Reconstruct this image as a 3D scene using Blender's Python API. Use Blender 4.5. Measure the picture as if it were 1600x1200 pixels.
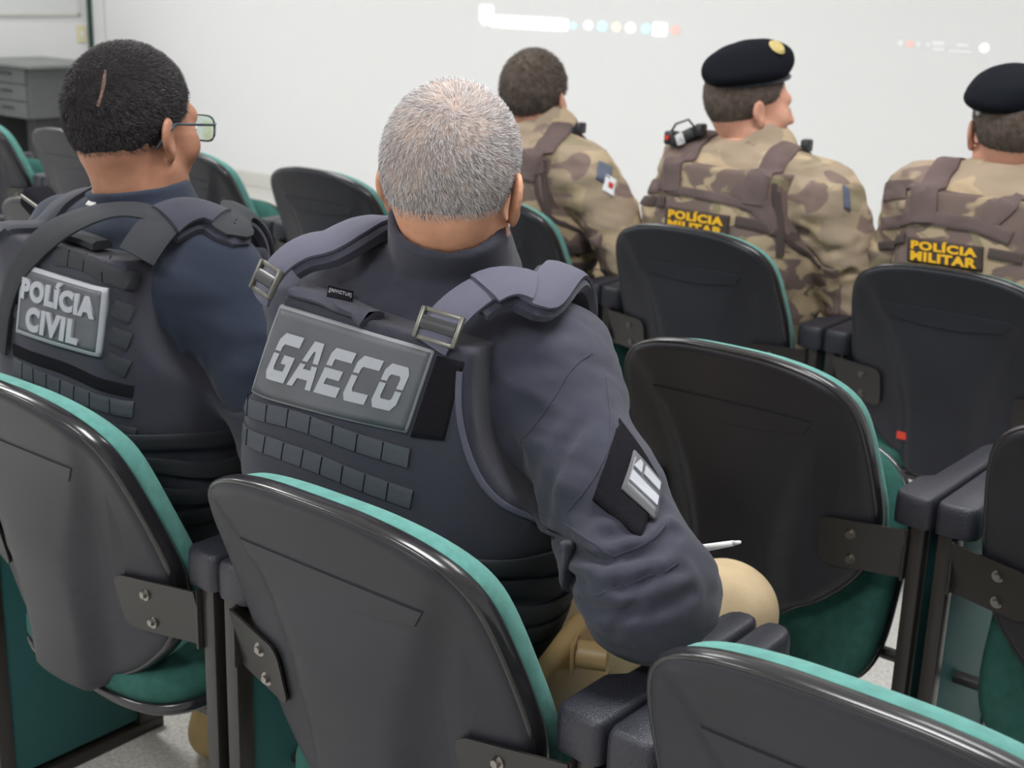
import bpy, bmesh, math, random
import numpy as np
from mathutils import Vector, Matrix, noise as mnoise

for o in list(bpy.data.objects):
    bpy.data.objects.remove(o, do_unlink=True)
SC = bpy.context.scene
COL = SC.collection
random.seed(7)
RNG = np.random.default_rng(11)

# ------------------------------------------------------------------ camera
CAM = np.array([1.0168, -1.0394, 1.3840])
CR = np.array([0.7784, 0.6270, 0.0308])
FPX = 2122.8
YAW, PIT, ROL = 0.67025, 0.28973, 0.03220
_cy, _sy, _cp, _sp = math.cos(YAW), math.sin(YAW), math.cos(PIT), math.sin(PIT)
CF = np.array([-_sy * _cp, _cy * _cp, -_sp])
_r = np.array([_cy, _sy, 0.0]); _u = np.cross(_r, CF)
CR = math.cos(ROL) * _r + math.sin(ROL) * _u
CU = -math.sin(ROL) * _r + math.cos(ROL) * _u
cam_data = bpy.data.cameras.new('camera')
cam = bpy.data.objects.new('camera', cam_data); COL.objects.link(cam)
cam.matrix_world = Matrix(((CR[0], CU[0], -CF[0], CAM[0]), (CR[1], CU[1], -CF[1], CAM[1]), (CR[2], CU[2], -CF[2], CAM[2]), (0, 0, 0, 1)))
cam_data.sensor_fit = 'HORIZONTAL'; cam_data.sensor_width = 36.0
cam_data.lens = FPX * 36.0 / 1600.0
cam_data.clip_start = 0.02; cam_data.clip_end = 60
cam_data.dof.use_dof = True; cam_data.dof.focus_distance = 1.52; cam_data.dof.aperture_fstop = 8.5
SC.camera = cam

# ------------------------------------------------------------------ world, lights, exposure
SC.view_settings.view_transform = 'Standard'
SC.view_settings.look = 'None'
SC.view_settings.gamma = 1.0
SC.view_settings.use_curve_mapping = False
SC.view_settings.exposure = 0.0
w = bpy.data.worlds.new('world'); SC.world = w; w.use_nodes = True
bg = w.node_tree.nodes['Background']; bg.inputs[0].default_value = (0.93, 0.96, 1.0, 1); bg.inputs[1].default_value = 0.62

def area(name, loc, sx, sy, power, rot=(0, 0, 0), col=(1, 1, 1)):
    l = bpy.data.lights.new(name, 'AREA'); l.shape = 'RECTANGLE'; l.size = sx; l.size_y = sy
    l.energy = power; l.color = col
    o = bpy.data.objects.new(name, l); COL.objects.link(o); o.location = loc; o.rotation_euler = rot
    return o
LAMPS = [(-6.2, 2.9), (-2.9, 2.9), (0.4, 2.9), (-6.2, 0.6), (-2.9, 0.6), (0.4, 0.6), (-2.9, -2.2), (0.4, -2.2)]
for lx, ly in LAMPS:
    area('ceiling_lamp_light', (lx, ly, 2.90), 1.2, 0.55, 21 if ly > 2 else 47, col=(0.985, 0.99, 1.0))

# ------------------------------------------------------------------ materials
def lin(c):
    return tuple((x / 255 / 12.92) if x / 255 <= 0.04045 else ((x / 255 + 0.055) / 1.055) ** 2.4 for x in c) + (1.0,)

def mat(name, rgb, rough=0.6, metal=0.0, spec=0.5, bump=0.0, bscale=200, vary=0.0, vscale=8, sheen=0.0, emit=None, estr=0, trans=0, coat=0, rgb2=None, stretch=None):
    m = bpy.data.materials.new(name); m.use_nodes = True
    nt = m.node_tree; b = nt.nodes['Principled BSDF']
    b.inputs['Base Color'].default_value = lin(rgb)
    b.inputs['Roughness'].default_value = rough; b.inputs['Metallic'].default_value = metal
    b.inputs['Specular IOR Level'].default_value = spec
    if sheen: b.inputs['Sheen Weight'].default_value = sheen; b.inputs['Sheen Roughness'].default_value = 0.6
    if coat: b.inputs['Coat Weight'].default_value = coat; b.inputs['Coat Roughness'].default_value = 0.25
    if trans: b.inputs['Transmission Weight'].default_value = trans
    if emit: b.inputs['Emission Color'].default_value = lin(emit); b.inputs['Emission Strength'].default_value = estr
    tc = nt.nodes.new('ShaderNodeTexCoord')
    src = tc.outputs['Object']
    if stretch:
        mp = nt.nodes.new('ShaderNodeMapping'); mp.inputs['Scale'].default_value = stretch
        nt.links.new(src, mp.inputs['Vector']); src = mp.outputs['Vector']
    if vary or rgb2:
        n = nt.nodes.new('ShaderNodeTexNoise'); n.inputs['Scale'].default_value = vscale; n.inputs['Detail'].default_value = 4
        nt.links.new(src, n.inputs['Vector'])
        r = nt.nodes.new('ShaderNodeValToRGB')
        c0 = lin([max(0, x * (1 - vary)) for x in rgb]); c1 = lin(rgb2) if rgb2 else lin([min(255, x * (1 + vary)) for x in rgb])
        r.color_ramp.elements[0].position = 0.35; r.color_ramp.elements[1].position = 0.65
        r.color_ramp.elements[0].color = c0; r.color_ramp.elements[1].color = c1
        nt.links.new(n.outputs['Fac'], r.inputs['Fac']); nt.links.new(r.outputs['Color'], b.inputs['Base Color'])
    if bump:
        n2 = nt.nodes.new('ShaderNodeTexNoise'); n2.inputs['Scale'].default_value = bscale; n2.inputs['Detail'].default_value = 3
        nt.links.new(src, n2.inputs['Vector'])
        bp = nt.nodes.new('ShaderNodeBump'); bp.inputs['Strength'].default_value = bump; bp.inputs['Distance'].default_value = 0.002
        nt.links.new(n2.outputs['Fac'], bp.inputs['Height']); nt.links.new(bp.outputs['Normal'], b.inputs['Normal'])
    return m

def camo(name, cols, scale=7, rough=0.85, stretch=(1.0, 1.0, 1.7)):
    m = bpy.data.materials.new(name); m.use_nodes = True
    nt = m.node_tree; b = nt.nodes['Principled BSDF']; b.inputs['Roughness'].default_value = rough
    b.inputs['Specular IOR Level'].default_value = 0.2
    tc = nt.nodes.new('ShaderNodeTexCoord'); mp = nt.nodes.new('ShaderNodeMapping'); mp.inputs['Scale'].default_value = stretch
    nt.links.new(tc.outputs['Object'], mp.inputs['Vector'])
    prev = None
    for i, (c, thr) in enumerate(cols):
        if i == 0:
            rgb = nt.nodes.new('ShaderNodeRGB'); rgb.outputs[0].default_value = lin(c); prev = rgb.outputs[0]; continue
        mp2 = nt.nodes.new('ShaderNodeMapping'); mp2.inputs['Location'].default_value = (i * 3.7, i * 1.9, i * 5.1)
        nt.links.new(mp.outputs['Vector'], mp2.inputs['Vector'])
        n = nt.nodes.new('ShaderNodeTexNoise'); n.inputs['Scale'].default_value = scale; n.inputs['Detail'].default_value = 2.5
        n.inputs['Roughness'].default_value = 0.45; n.inputs['Distortion'].default_value = 0.7
        nt.links.new(mp2.outputs['Vector'], n.inputs['Vector'])
        r = nt.nodes.new('ShaderNodeValToRGB'); r.color_ramp.elements[0].position = thr; r.color_ramp.elements[1].position = thr + 0.025
        r.color_ramp.elements[0].color = (0, 0, 0, 1); r.color_ramp.elements[1].color = (1, 1, 1, 1)
        nt.links.new(n.outputs['Fac'], r.inputs['Fac'])
        mx = nt.nodes.new('ShaderNodeMix'); mx.data_type = 'RGBA'
        nt.links.new(r.outputs['Color'], mx.inputs['Factor']); nt.links.new(prev, mx.inputs['A']); mx.inputs['B'].default_value = lin(c)
        prev = mx.outputs['Result']
    nt.links.new(prev, b.inputs['Base Color'])
    return m

M = {}
M['wall'] = mat('white_paint', (232, 233, 234), 0.75, spec=0.2, bump=0.05, bscale=60)
M['ceil'] = mat('ceiling_white', (235, 235, 232), 0.9)
M['floor'] = mat('pale_terrazzo', (186, 184, 179), 0.45, rgb2=(222, 220, 215), vscale=130, bump=0.05, bscale=80)
M['skirt'] = mat('skirting_grey', (208, 207, 202), 0.5)
M['darkline'] = mat('dark_green_strip', (38, 66, 60), 0.5)
M['board'] = mat('board_grey', (218, 220, 221), 0.5)
M['plastic'] = mat('black_plastic', (43, 44, 50), 0.42, spec=0.28, bump=0.12, bscale=900, vary=0.08, vscale=5)
M['rim'] = mat('black_gloss_plastic', (36, 35, 38), 0.2, spec=0.6)
M['arm'] = mat('armrest_plastic', (40, 41, 50), 0.42, bump=0.5, bscale=420)
M['metal'] = mat('black_metal', (36, 33, 32), 0.38, metal=0.0, spec=0.6)
M['green'] = mat('green_fabric', (88, 142, 135), 0.9, spec=0.1, bump=0.35, bscale=700, vary=0.05, vscale=60, sheen=0.1)
M['shadegreen'] = mat('seat_fabric_shaded', (50, 90, 83), 0.9, spec=0.1, bump=0.35, bscale=700, vary=0.05, vscale=60)  # same green cloth as the back cushions, under-chair shade darkened into its colour
M['panel'] = mat('green_panel', (38, 86, 86), 0.6, spec=0.3, bump=0.1, bscale=500)
M['bolt'] = mat('zinc_bolt', (140, 136, 132), 0.35, metal=0.9)
M['redtag'] = mat('red_tag', (205, 60, 45), 0.6)
M['bkcloth'] = mat('black_ripstop', (52, 53, 66), 0.82, spec=0.25, bump=0.35, bscale=900, sheen=0.12, vary=0.08, vscale=6)
M['bkcloth2'] = mat('black_vest_fabric', (50, 50, 61), 0.85, spec=0.25, bump=0.4, bscale=700, sheen=0.12)
M['knit'] = mat('dark_navy_knit', (42, 49, 64), 0.9, spec=0.15, bump=0.25, bscale=600, sheen=0.1)
M['velcro'] = mat('black_velcro', (30, 29, 34), 0.97, spec=0.1, bump=1.0, bscale=700)
M['web'] = mat('black_webbing', (90, 90, 106), 0.7, spec=0.3, bump=0.5, bscale=900, stretch=(1, 1, 3))
M['web2'] = mat('grey_webbing', (72, 75, 82), 0.7, spec=0.3, bump=0.4, bscale=800)
M['web3'] = mat('dark_webbing', (54, 56, 60), 0.75, spec=0.25, bump=0.4, bscale=800)
M['patch'] = mat('grey_rubber_patch', (86, 87, 93), 0.42, spec=0.5, vary=0.1, vscale=9)
M['ltgrey'] = mat('light_grey_rubber', (166, 168, 176), 0.5)
M['edge'] = mat('patch_edge', (140, 141, 146), 0.5)
M['flagdark'] = mat('flag_dark_grey', (95, 95, 98), 0.6)
M['bkplastic'] = mat('buckle_plastic', (42, 42, 46), 0.35, spec=0.6)
M['bucklerim'] = mat('worn_buckle_edge', (105, 104, 98), 0.35, metal=0.6)
M['white'] = mat('white_plastic', (228, 228, 226), 0.4)
M['silver'] = mat('silver_label', (190, 190, 190), 0.4, vary=0.15, vscale=90)
M['tan'] = mat('tan_trousers', (190, 170, 138), 0.9, spec=0.15, bump=0.4, bscale=600, vary=0.05, vscale=12)
M['tanplastic'] = mat('tan_holster', (176, 146, 102), 0.45)
M['boot'] = mat('tan_boot', (160, 138, 96), 0.8, bump=0.4, bscale=300)
M['skin1'] = mat('skin_light', (205, 150, 120), 0.5, spec=0.35, bump=0.15, bscale=350, vary=0.05, vscale=25)
M['skin2'] = mat('skin_brown', (168, 120, 96), 0.5, spec=0.35, bump=0.15, bscale=350, vary=0.05, vscale=25)
M['skin3'] = mat('skin_fair', (206, 152, 130), 0.5, spec=0.35, bump=0.1, bscale=300, vary=0.05, vscale=20)
M['scalp1'] = mat('grey_scalp', (146, 134, 130), 0.8, rgb2=(178, 156, 144), vscale=26, bump=0.6, bscale=500)
M['scalp2'] = mat('dark_scalp', (34, 31, 33), 0.95, rgb2=(46, 42, 43), vscale=90, bump=1.0, bscale=420, spec=0.15)
M['scalp3'] = mat('brown_scalp', (74, 63, 56), 0.9, rgb2=(98, 84, 75), vscale=70, bump=1.0, bscale=350)
M['hairw'] = mat('white_hair', (200, 198, 200), 0.5)
M['hairg'] = mat('grey_hair', (128, 122, 124), 0.5)
M['hairk'] = mat('black_hair', (36, 33, 36), 0.5)
M['hairb'] = mat('brown_hair', (70, 58, 50), 0.55)
M['eyew'] = mat('eye_white', (225, 222, 218), 0.2)
M['scar'] = mat('scalp_scar', (122, 92, 78), 0.6, rgb2=(70, 56, 50), vscale=220)
M['lip'] = mat('lip_skin', (170, 105, 95), 0.5)
M['beret'] = mat('black_beret_felt', (22, 24, 31), 0.95, spec=0.1, sheen=0.0, bump=0.3, bscale=400)
M['beretband'] = mat('beret_leather_band', (44, 50, 60), 0.35)
M['brass'] = mat('brass_badge', (196, 176, 112), 0.4, metal=0.3, bump=0.6, bscale=500)
M['yellow'] = mat('yellow_lettering', (222, 170, 20), 0.6)
M['brownpatch'] = mat('dark_brown_patch', (62, 50, 46), 0.85)
M['camo'] = camo('camouflage_cloth', [((158, 141, 122), 0), ((178, 159, 132), 0.54), ((142, 131, 108), 0.60), ((126, 108, 101), 0.57), ((102, 88, 82), 0.69)], 6.5)
M['camov'] = camo('camouflage_vest_cloth', [((112, 96, 91), 0), ((166, 148, 122), 0.55), ((132, 121, 98), 0.62), ((90, 76, 72), 0.62)], 8.5)
M['brownweb'] = mat('brown_webbing', (98, 82, 80), 0.85, bump=0.3, bscale=600, vary=0.06, vscale=14)
M['brownweb2'] = mat('dark_brown_webbing', (74, 62, 60), 0.85, bump=0.3, bscale=600)
M['bluegrey'] = mat('blue_grey_patch', (92, 98, 116), 0.8)
M['whitecloth'] = mat('white_cloth', (224, 224, 228), 0.7)
M['redcloth'] = mat('red_cloth', (200, 60, 50), 0.7)
M['desk'] = mat('grey_desk_laminate', (88, 92, 92), 0.5)
M['desktop'] = mat('light_desk_top', (120, 124, 122), 0.35)
M['deskd'] = mat('dark_desk_panel', (50, 50, 52), 0.6)
M['outlet'] = mat('ivory_outlet', (222, 216, 178), 0.5)
M['lampdiff'] = mat('lamp_diffuser', (255, 255, 252), 0.5, emit=(255, 252, 245), estr=4)
M['lens'] = mat('spectacle_lens', (225, 240, 235), 0.05, trans=1.0); M['lens'].node_tree.nodes['Principled BSDF'].inputs['IOR'].default_value = 1.05
M['frame'] = mat('dark_teal_spectacle_frame', (44, 62, 72), 0.25)
M['projw'] = mat('projected_white', (255, 255, 255), 0.8, emit=(255, 255, 255), estr=0.3)
M['projf'] = mat('projected_faint', (244, 244, 246), 0.8, emit=(255, 255, 255), estr=0.06)
M['projc'] = mat('projected_cyan', (215, 245, 252), 0.8, emit=(210, 245, 255), estr=0.25)
M['projr'] = mat('projected_pink', (248, 208, 200), 0.8, emit=(250, 205, 195), estr=0.15)
M['projy'] = mat('projected_cream', (250, 246, 225), 0.8, emit=(252, 246, 220), estr=0.25)

# ------------------------------------------------------------------ object helpers
def link(name, me, m=None, parent=None, smooth=False):
    o = bpy.data.objects.new(name, me); COL.objects.link(o)
    if m is not None:
        for k in (m if isinstance(m, (list, tuple)) else [m]): me.materials.append(k)
    if parent is not None: o.parent = parent
    if smooth: me.shade_smooth()
    return o
def obj(name, bm, m, parent=None, smooth=False, angle=None):
    me = bpy.data.meshes.new(name); bm.to_mesh(me); bm.free()
    if angle is not None:
        me.shade_smooth()
        try: me.set_sharp_from_angle(angle=math.radians(angle))
        except Exception: pass
    return link(name, me, m, parent, smooth)
def empty(name, loc=(0, 0, 0), rz=0):
    o = bpy.data.objects.new(name, None); COL.objects.link(o); o.location = loc; o.rotation_euler = (0, 0, rz); o.empty_display_size = 0.1
    return o
def tag(o, label=None, cat=None, group=None, kind=None):
    if label: o['label'] = label
    if cat: o['category'] = cat
    if group: o['group'] = group
    if kind: o['kind'] = kind
    return o
def bx(bm, c, s, bevel=0.0, R=None, seg=2):
    r = bmesh.ops.create_cube(bm, size=1.0)
    vs = r['verts']
    for v in vs: v.co = Vector((v.co.x * s[0], v.co.y * s[1], v.co.z * s[2]))
    if bevel:
        es = list({e for v in vs for e in v.link_edges})
        rb = bmesh.ops.bevel(bm, geom=es, offset=bevel, segments=seg, affect='EDGES', profile=0.5)
        vs = list({v for f in rb['faces'] for v in f.verts} | {v for v in vs if v.is_valid})
    for v in vs:
        co = v.co.copy()
        if R is not None: co = R @ co
        v.co = co + Vector(c)
    return vs
def cyl(bm, a, b, r, r2=None, seg=16, caps=True):
    a, b = Vector(a), Vector(b); d = b - a
    q = d.to_track_quat('Z', 'Y').to_matrix().to_4x4()
    q.translation = (a + b) / 2
    bmesh.ops.create_cone(bm, cap_ends=caps, segments=seg, radius1=r, radius2=r if r2 is None else r2, depth=d.length, matrix=q)
def tube(bm, pts, r, seg=8):
    pts = [Vector(p) for p in pts]; rings = []
    for i, p in enumerate(pts):
        t = (pts[min(i + 1, len(pts) - 1)] - pts[max(i - 1, 0)]).normalized()
        up = Vector((0, 0, 1)) if abs(t.z) < 0.9 else Vector((1, 0, 0))
        s = t.cross(up).normalized(); n = s.cross(t)
        rr = r[i] if isinstance(r, (list, tuple)) else r
        rings.append([bm.verts.new(p + (s * math.cos(k / seg * 2 * math.pi) + n * math.sin(k / seg * 2 * math.pi)) * rr) for k in range(seg)])
    for a, b in zip(rings, rings[1:]):
        for k in range(seg): bm.faces.new((a[k], a[(k + 1) % seg], b[(k + 1) % seg], b[k]))
    bm.faces.new(rings[0][::-1]); bm.faces.new(rings[-1])
def prism(bm, poly, z0, z1, f=lambda x, y, z: (x, y, z)):
    lo = [bm.verts.new(f(x, y, z0)) for x, y in poly]; hi = [bm.verts.new(f(x, y, z1)) for x, y in poly]
    n = len(poly)
    for i in range(n): bm.faces.new((lo[i], lo[(i + 1) % n], hi[(i + 1) % n], hi[i]))
    bm.faces.new(hi); bm.faces.new(lo[::-1])
def at(px, py, axis, val):
    d = CF + CR * (px - 800) / FPX - CU * (py - 600) / FPX
    t = (val - CAM[axis]) / d[axis]
    return CAM + t * d

# ------------------------------------------------------------------ room
def structure(name, bm, m):
    return tag(obj(name, bm, m), kind='structure')
WX, WY, CZ = -7.80, 5.0, 2.95
b = bmesh.new(); bx(b, (-2.0, 0.5, -0.05), (11.9, 9.4, 0.1)); structure('floor', b, M['floor'])
b = bmesh.new(); bx(b, (-2.0, 0.5, CZ + 0.05), (11.9, 9.4, 0.1)); structure('ceiling', b, M['ceil'])
b = bmesh.new(); bx(b, (-2.0, WY + 0.06, CZ / 2), (11.9, 0.12, CZ)); structure('wall_front', b, M['wall'])
b = bmesh.new(); bx(b, (WX - 0.06, 0.44, CZ / 2), (0.12, 9.1, CZ)); structure('wall_left', b, M['wall'])
b = bmesh.new(); bx(b, (-1.9, WY - 0.012, 0.045), (11.7, 0.024, 0.09), 0.004); structure('baseboard_front', b, M['skirt'])
b = bmesh.new(); bx(b, (WX + 0.012, 0.4, 0.045), (0.024, 9.0, 0.09), 0.004); structure('baseboard_left', b, M['skirt'])
b = bmesh.new(); bx(b, (WX + 0.02, WY - 0.012, 1.5), (0.035, 0.024, 2.8), 0.004); structure('trim_1', b, M['darkline'])
p = at(163, 0, 1, WY)
b = bmesh.new(); bx(b, (p[0], WY - 0.004, 1.5), (0.012, 0.008, 2.8)); structure('trim_2', b, M['skirt'])
b = bmesh.new(); bx(b, (3.95 - 0.06, 0.44, CZ / 2), (0.12, 9.1, CZ)); structure('wall_right', b, M['wall'])
b = bmesh.new(); bx(b, (-2.0, -4.14, CZ / 2), (11.9, 0.12, CZ)); structure('wall_back', b, M['wall'])
# wall board on the left wall
p0, p1 = at(0, 30, 0, WX + 0.02), at(125, 25, 0, WX + 0.02)
t = empty('wall_board', (WX, p1[1] - 0.9, p1[2]))
tag(t, 'pale grey board hung on the left wall, only its bottom edge in view', 'board')
b = bmesh.new(); bx(b, (0.012, 0, 0.46), (0.016, 1.76, 0.88)); obj('board_surface', b, M['board'], t)
b = bmesh.new(); bx(b, (0.014, 0, 0.01), (0.026, 1.80, 0.02), 0.003); bx(b, (0.014, 0, 0.92), (0.026, 1.80, 0.02), 0.003)
bx(b, (0.014, 0.89, 0.465), (0.026, 0.02, 0.93), 0.003); bx(b, (0.014, -0.89, 0.465), (0.026, 0.02, 0.93), 0.003); obj('board_frame', b, M['skirt'], t)
# outlets
def outlet(loc, rz, label):
    t = empty('wall_outlet', loc, rz); tag(t, label, 'outlet')
    b = bmesh.new(); bx(b, (0, -0.006, 0), (0.075, 0.012, 0.118), 0.003); obj('cover_plate', b, M['outlet'], t)
    b = bmesh.new(); bx(b, (0, -0.014, 0), (0.03, 0.006, 0.045), 0.003); obj('socket', b, M['white'], t)
p = at(325, 203, 1, WY); outlet((p[0], WY, p[2]), 0, 'small ivory wall outlet on the front wall beside the spectacles of the seated officer')
p = at(127, 53, 0, WX); outlet((WX, p[1], p[2]), math.pi / 2, 'small ivory wall outlet on the left wall under the corner of the grey board')
# ceiling lamps
L0 = None
for i, (lx, ly) in enumerate(LAMPS):
    t = empty('ceiling_lamp', (lx, ly, CZ)); tag(t, 'recessed rectangular ceiling lamp', 'lamp', 'ceiling lamps')
    b = bmesh.new()
    for sx, sy, cx_, cy_ in ((1.3, 0.04, 0, 0.31), (1.3, 0.04, 0, -0.31), (0.04, 0.62, 0.63, 0), (0.04, 0.62, -0.63, 0)):
        bx(b, (cx_, cy_, -0.012), (sx, sy, 0.024), 0.003)
    obj('lamp_frame', b, M['white'], t)
    b = bmesh.new(); bx(b, (0, 0, -0.006), (1.2, 0.56, 0.008)); obj('diffuser', b, M['lampdiff'], t)
# desk
t = empty('office_desk', (-7.38, 4.30, 0)); tag(t, 'grey office desk with a drawer unit standing by the front left corner', 'desk')
b = bmesh.new(); bx(b, (-0.03, 0, 0.742), (0.78, 0.60, 0.022), 0.004); obj('desk_top', b, M['desktop'], t)
b = bmesh.new(); bx(b, (0.0, 0.0, 0.562), (0.42, 0.46, 0.334), 0.004); obj('drawer_unit', b, M['desk'], t)
for k in range(3):
    b = bmesh.new(); bx(b, (0.0, -0.239, 0.672 - k * 0.112), (0.40, 0.018, 0.104), 0.003); d = obj('drawer', b, M['desk'], t)
    b = bmesh.new(); bx(b, (-0.02, -0.252, 0.680 - k * 0.112), (0.13, 0.012, 0.014), 0.003); obj('drawer_handle', b, M['deskd'], d)
for x in (-0.28, 0.10):
    b = bmesh.new(); bx(b, (x, 0.05, 0.365), (0.03, 0.5, 0.73), 0.003) if x < 0 else bx(b, (x, 0.05, 0.1975), (0.10, 0.42, 0.395), 0.003)
    obj('leg', b, M['deskd'], t)
# projected picture on the front wall: task bar of a computer screen
t = empty('projected_taskbar', (-3.2, WY, 1.2)); tag(t, 'bright strip of a projected computer screen taskbar on the white front wall', 'projection')
def proj_rect(x0, y0, x1, y1, m, name, rnd=0.3):
    a = at(x0, y0, 1, WY - 0.003); c = at(x1, y1, 1, WY - 0.003)
    cx_, cz_, hx, hz = (a[0] + c[0]) / 2, (a[2] + c[2]) / 2, abs(c[0] - a[0]) / 2, abs(a[2] - c[2]) / 2
    b = bmesh.new(); poly = []
    for k in range(24):
        an = k / 24 * 2 * math.pi; e = 2 / 8 if rnd < 0.5 else 1
        poly.append((hx * math.copysign(abs(math.cos(an)) ** e, math.cos(an)), hz * math.copysign(abs(math.sin(an)) ** e, math.sin(an))))
    prism(b, poly, 0, 0.002, lambda x, y, z: (cx_ + x + 3.2, -0.001 - z, cz_ + y - 1.2))
    bmesh.ops.recalc_face_normals(b, faces=b.faces)
    obj(name, b, m, t)
zt = at(750, 30, 1, WY)[2]
for (x, hw, hh, dy, mm, nm) in [(760, 11, 14, -12, 'projw', 'window_corner'), (826, 62, 14, 0, 'projw', 'search_bar'), (757, 6, 8, 0, 'projw', 'app_icon'), (896, 5, 6, 0, 'projc', 'app_icon'), (919, 7, 8, 0, 'projw', 'app_icon'), (941, 8, 9, 0, 'projc', 'app_icon'),
                                 (963, 7, 8, 0, 'projy', 'app_icon'), (985, 8, 9, 0, 'projw', 'app_icon'), (1009, 7, 9, 0, 'projc', 'app_icon'), (1031, 11, 12, 0, 'projw', 'app_icon'), (1055, 7, 8, 0, 'projr', 'app_icon'),
                                 (1407, 4, 5, 0, 'projf', 'tray_icon'), (1422, 5, 6, 0, 'projr', 'tray_icon'), (1435, 3, 4, 0, 'projf', 'tray_icon'), (1450, 3, 4, 0, 'projf', 'tray_icon'), (1466, 9, 4, -3, 'projf', 'clock_line'), (1466, 9, 3, 6, 'projf', 'clock_line'), (1504, 9, 3, -2, 'projf', 'clock_line'), (1500, 18, 3, 8, 'projf', 'clock_line'), (1538, 7, 8, 0, 'projw', 'tray_icon')]:
    yy = 30 + (x - 750) * (45 / 790.0) + dy + (0 if x > 900 else 2)
    proj_rect(x - hw, yy - hh, x + hw, yy + hh, M[mm], nm, 0.3 if hw > 8 else 0.9)

# ------------------------------------------------------------------ chairs
SX, RY = 0.63, 0.883
def smooth01(x): x = min(1, max(0, x)); return x * x * (3 - 2 * x)
def backy(z, x=0.196):
    tt = z - 0.555
    k = 0.045 - 0.035 * smooth01((z - 0.55) / 0.2)
    return -0.25 * tt - 0.5 * tt * tt + k * ((x / 0.23) ** 2 - 0.726)
OUT = [(0.356, 0.050), (0.368, 0.078), (0.388, 0.104), (0.402, 0.130), (0.428, 0.163), (0.468, 0.199), (0.52, 0.222), (0.58, 0.230), (0.65, 0.227), (0.715, 0.221), (0.759, 0.213), (0.787, 0.200), (0.808, 0.177), (0.824, 0.141), (0.834, 0.097), (0.839, 0.045)]
def outline(n=96, grow=0.0):
    pts = [(w_, z_) for z_, w_ in OUT]
    loop = pts + [(-w_, z_) for w_, z_ in reversed(pts)]
    L = []
    m = len(loop)
    for i in range(m):
        p0_, p1_, p2_, p3_ = [np.array(loop[(i + k) % m]) for k in (-1, 0, 1, 2)]
        for s in range(4):
            tt = s / 4
            L.append(0.5 * ((2 * p1_) + (-p0_ + p2_) * tt + (2 * p0_ - 5 * p1_ + 4 * p2_ - p3_) * tt ** 2 + (-p0_ + 3 * p1_ - 3 * p2_ + p3_) * tt ** 3))
    L = np.array(L)
    d = np.r_[0, np.cumsum(np.linalg.norm(np.diff(np.vstack([L, L[:1]]), axis=0), axis=1))]
    q = np.linspace(0, d[-1], n, endpoint=False)
    LL = np.vstack([L, L[:1]])
    R = np.c_[np.interp(q, d, LL[:, 0]), np.interp(q, d, LL[:, 1])]
    if grow:
        t_ = np.roll(R, -1, 0) - np.roll(R, 1, 0); t_ /= np.linalg.norm(t_, axis=1)[:, None]
        R = R + grow * np.c_[t_[:, 1], -t_[:, 0]]
    return R
def central(x, z):
    # raised central spine of the moulded shell, wide at the top and narrow below
    xb = np.interp(z, [0.36, 0.50, 0.60, 0.70, 0.79, 0.86], [0.058, 0.066, 0.084, 0.120, 0.165, 0.20])
    h = np.interp(z, [0.37, 0.55, 0.70, 0.80, 0.84], [0.028, 0.022, 0.012, 0.004, 0.0])
    return h * (1 - smooth01((abs(x) - xb) / (0.020 + 0.6 * h)))
def shell_mesh():
    bm = bmesh.new(); N = 112; o_ = outline(N)
    ctr = np.array([0, 0.62])
    fr = [0.0, 0.08, 0.16, 0.24, 0.32, 0.40, 0.47, 0.54, 0.61, 0.68, 0.75, 0.81, 0.87, 0.92, 0.955, 0.98, 0.993, 1.0]
    rings = []
    for f_ in fr[1:]:
        ring = []
        for k in range(N):
            x, z = ctr + (o_[k] - ctr) * f_
            e = max(0, (f_ - 0.955) / 0.045)
            y = backy(z, x) - central(x, z) + 0.010 * e ** 2 - 0.008 * (x / 0.23) ** 2 * 0 - 0.000
            ring.append(bm.verts.new((x, y, z)))
        rings.append(ring)
    # wrap the rim round to the front
    for dy, g in ((0.012, -0.001), (0.014, -0.006)):
        oo = outline(N, g); rings.append([bm.verts.new((x, backy(z, x) + dy, z)) for x, z in oo])
    c = bm.verts.new((0, backy(0.62, 0) - central(0, 0.62), 0.62))
    for k in range(N): bm.faces.new((c, rings[0][(k + 1) % N], rings[0][k]))
    for a, b_ in zip(rings, rings[1:]):
        for k in range(N): bm.faces.new((a[k], a[(k + 1) % N], b_[(k + 1) % N], b_[k]))
    bm.faces.new(rings[-1])
    bmesh.ops.recalc_face_normals(bm, faces=bm.faces)
    return bm
def rim_mesh():
    bm = bmesh.new(); N = 112; rings = []
    for dy, g in ((0.0065, -0.0050), (0.0040, -0.0022), (0.0050, 0.0008), (0.0095, 0.0030), (0.018, 0.0036), (0.027, 0.0030), (0.031, 0.0010), (0.031, -0.004), (0.013, -0.0055)):
        rings.append([bm.verts.new((x, backy(z, x) + dy, z)) for x, z in outline(N, g)])
    rings.append(rings[0])
    for a, b_ in zip(rings, rings[1:]):
        for k in range(N): bm.faces.new((a[k], a[(k + 1) % N], b_[(k + 1) % N], b_[k]))
    bmesh.ops.recalc_face_normals(bm, faces=bm.faces)
    return bm
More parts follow.
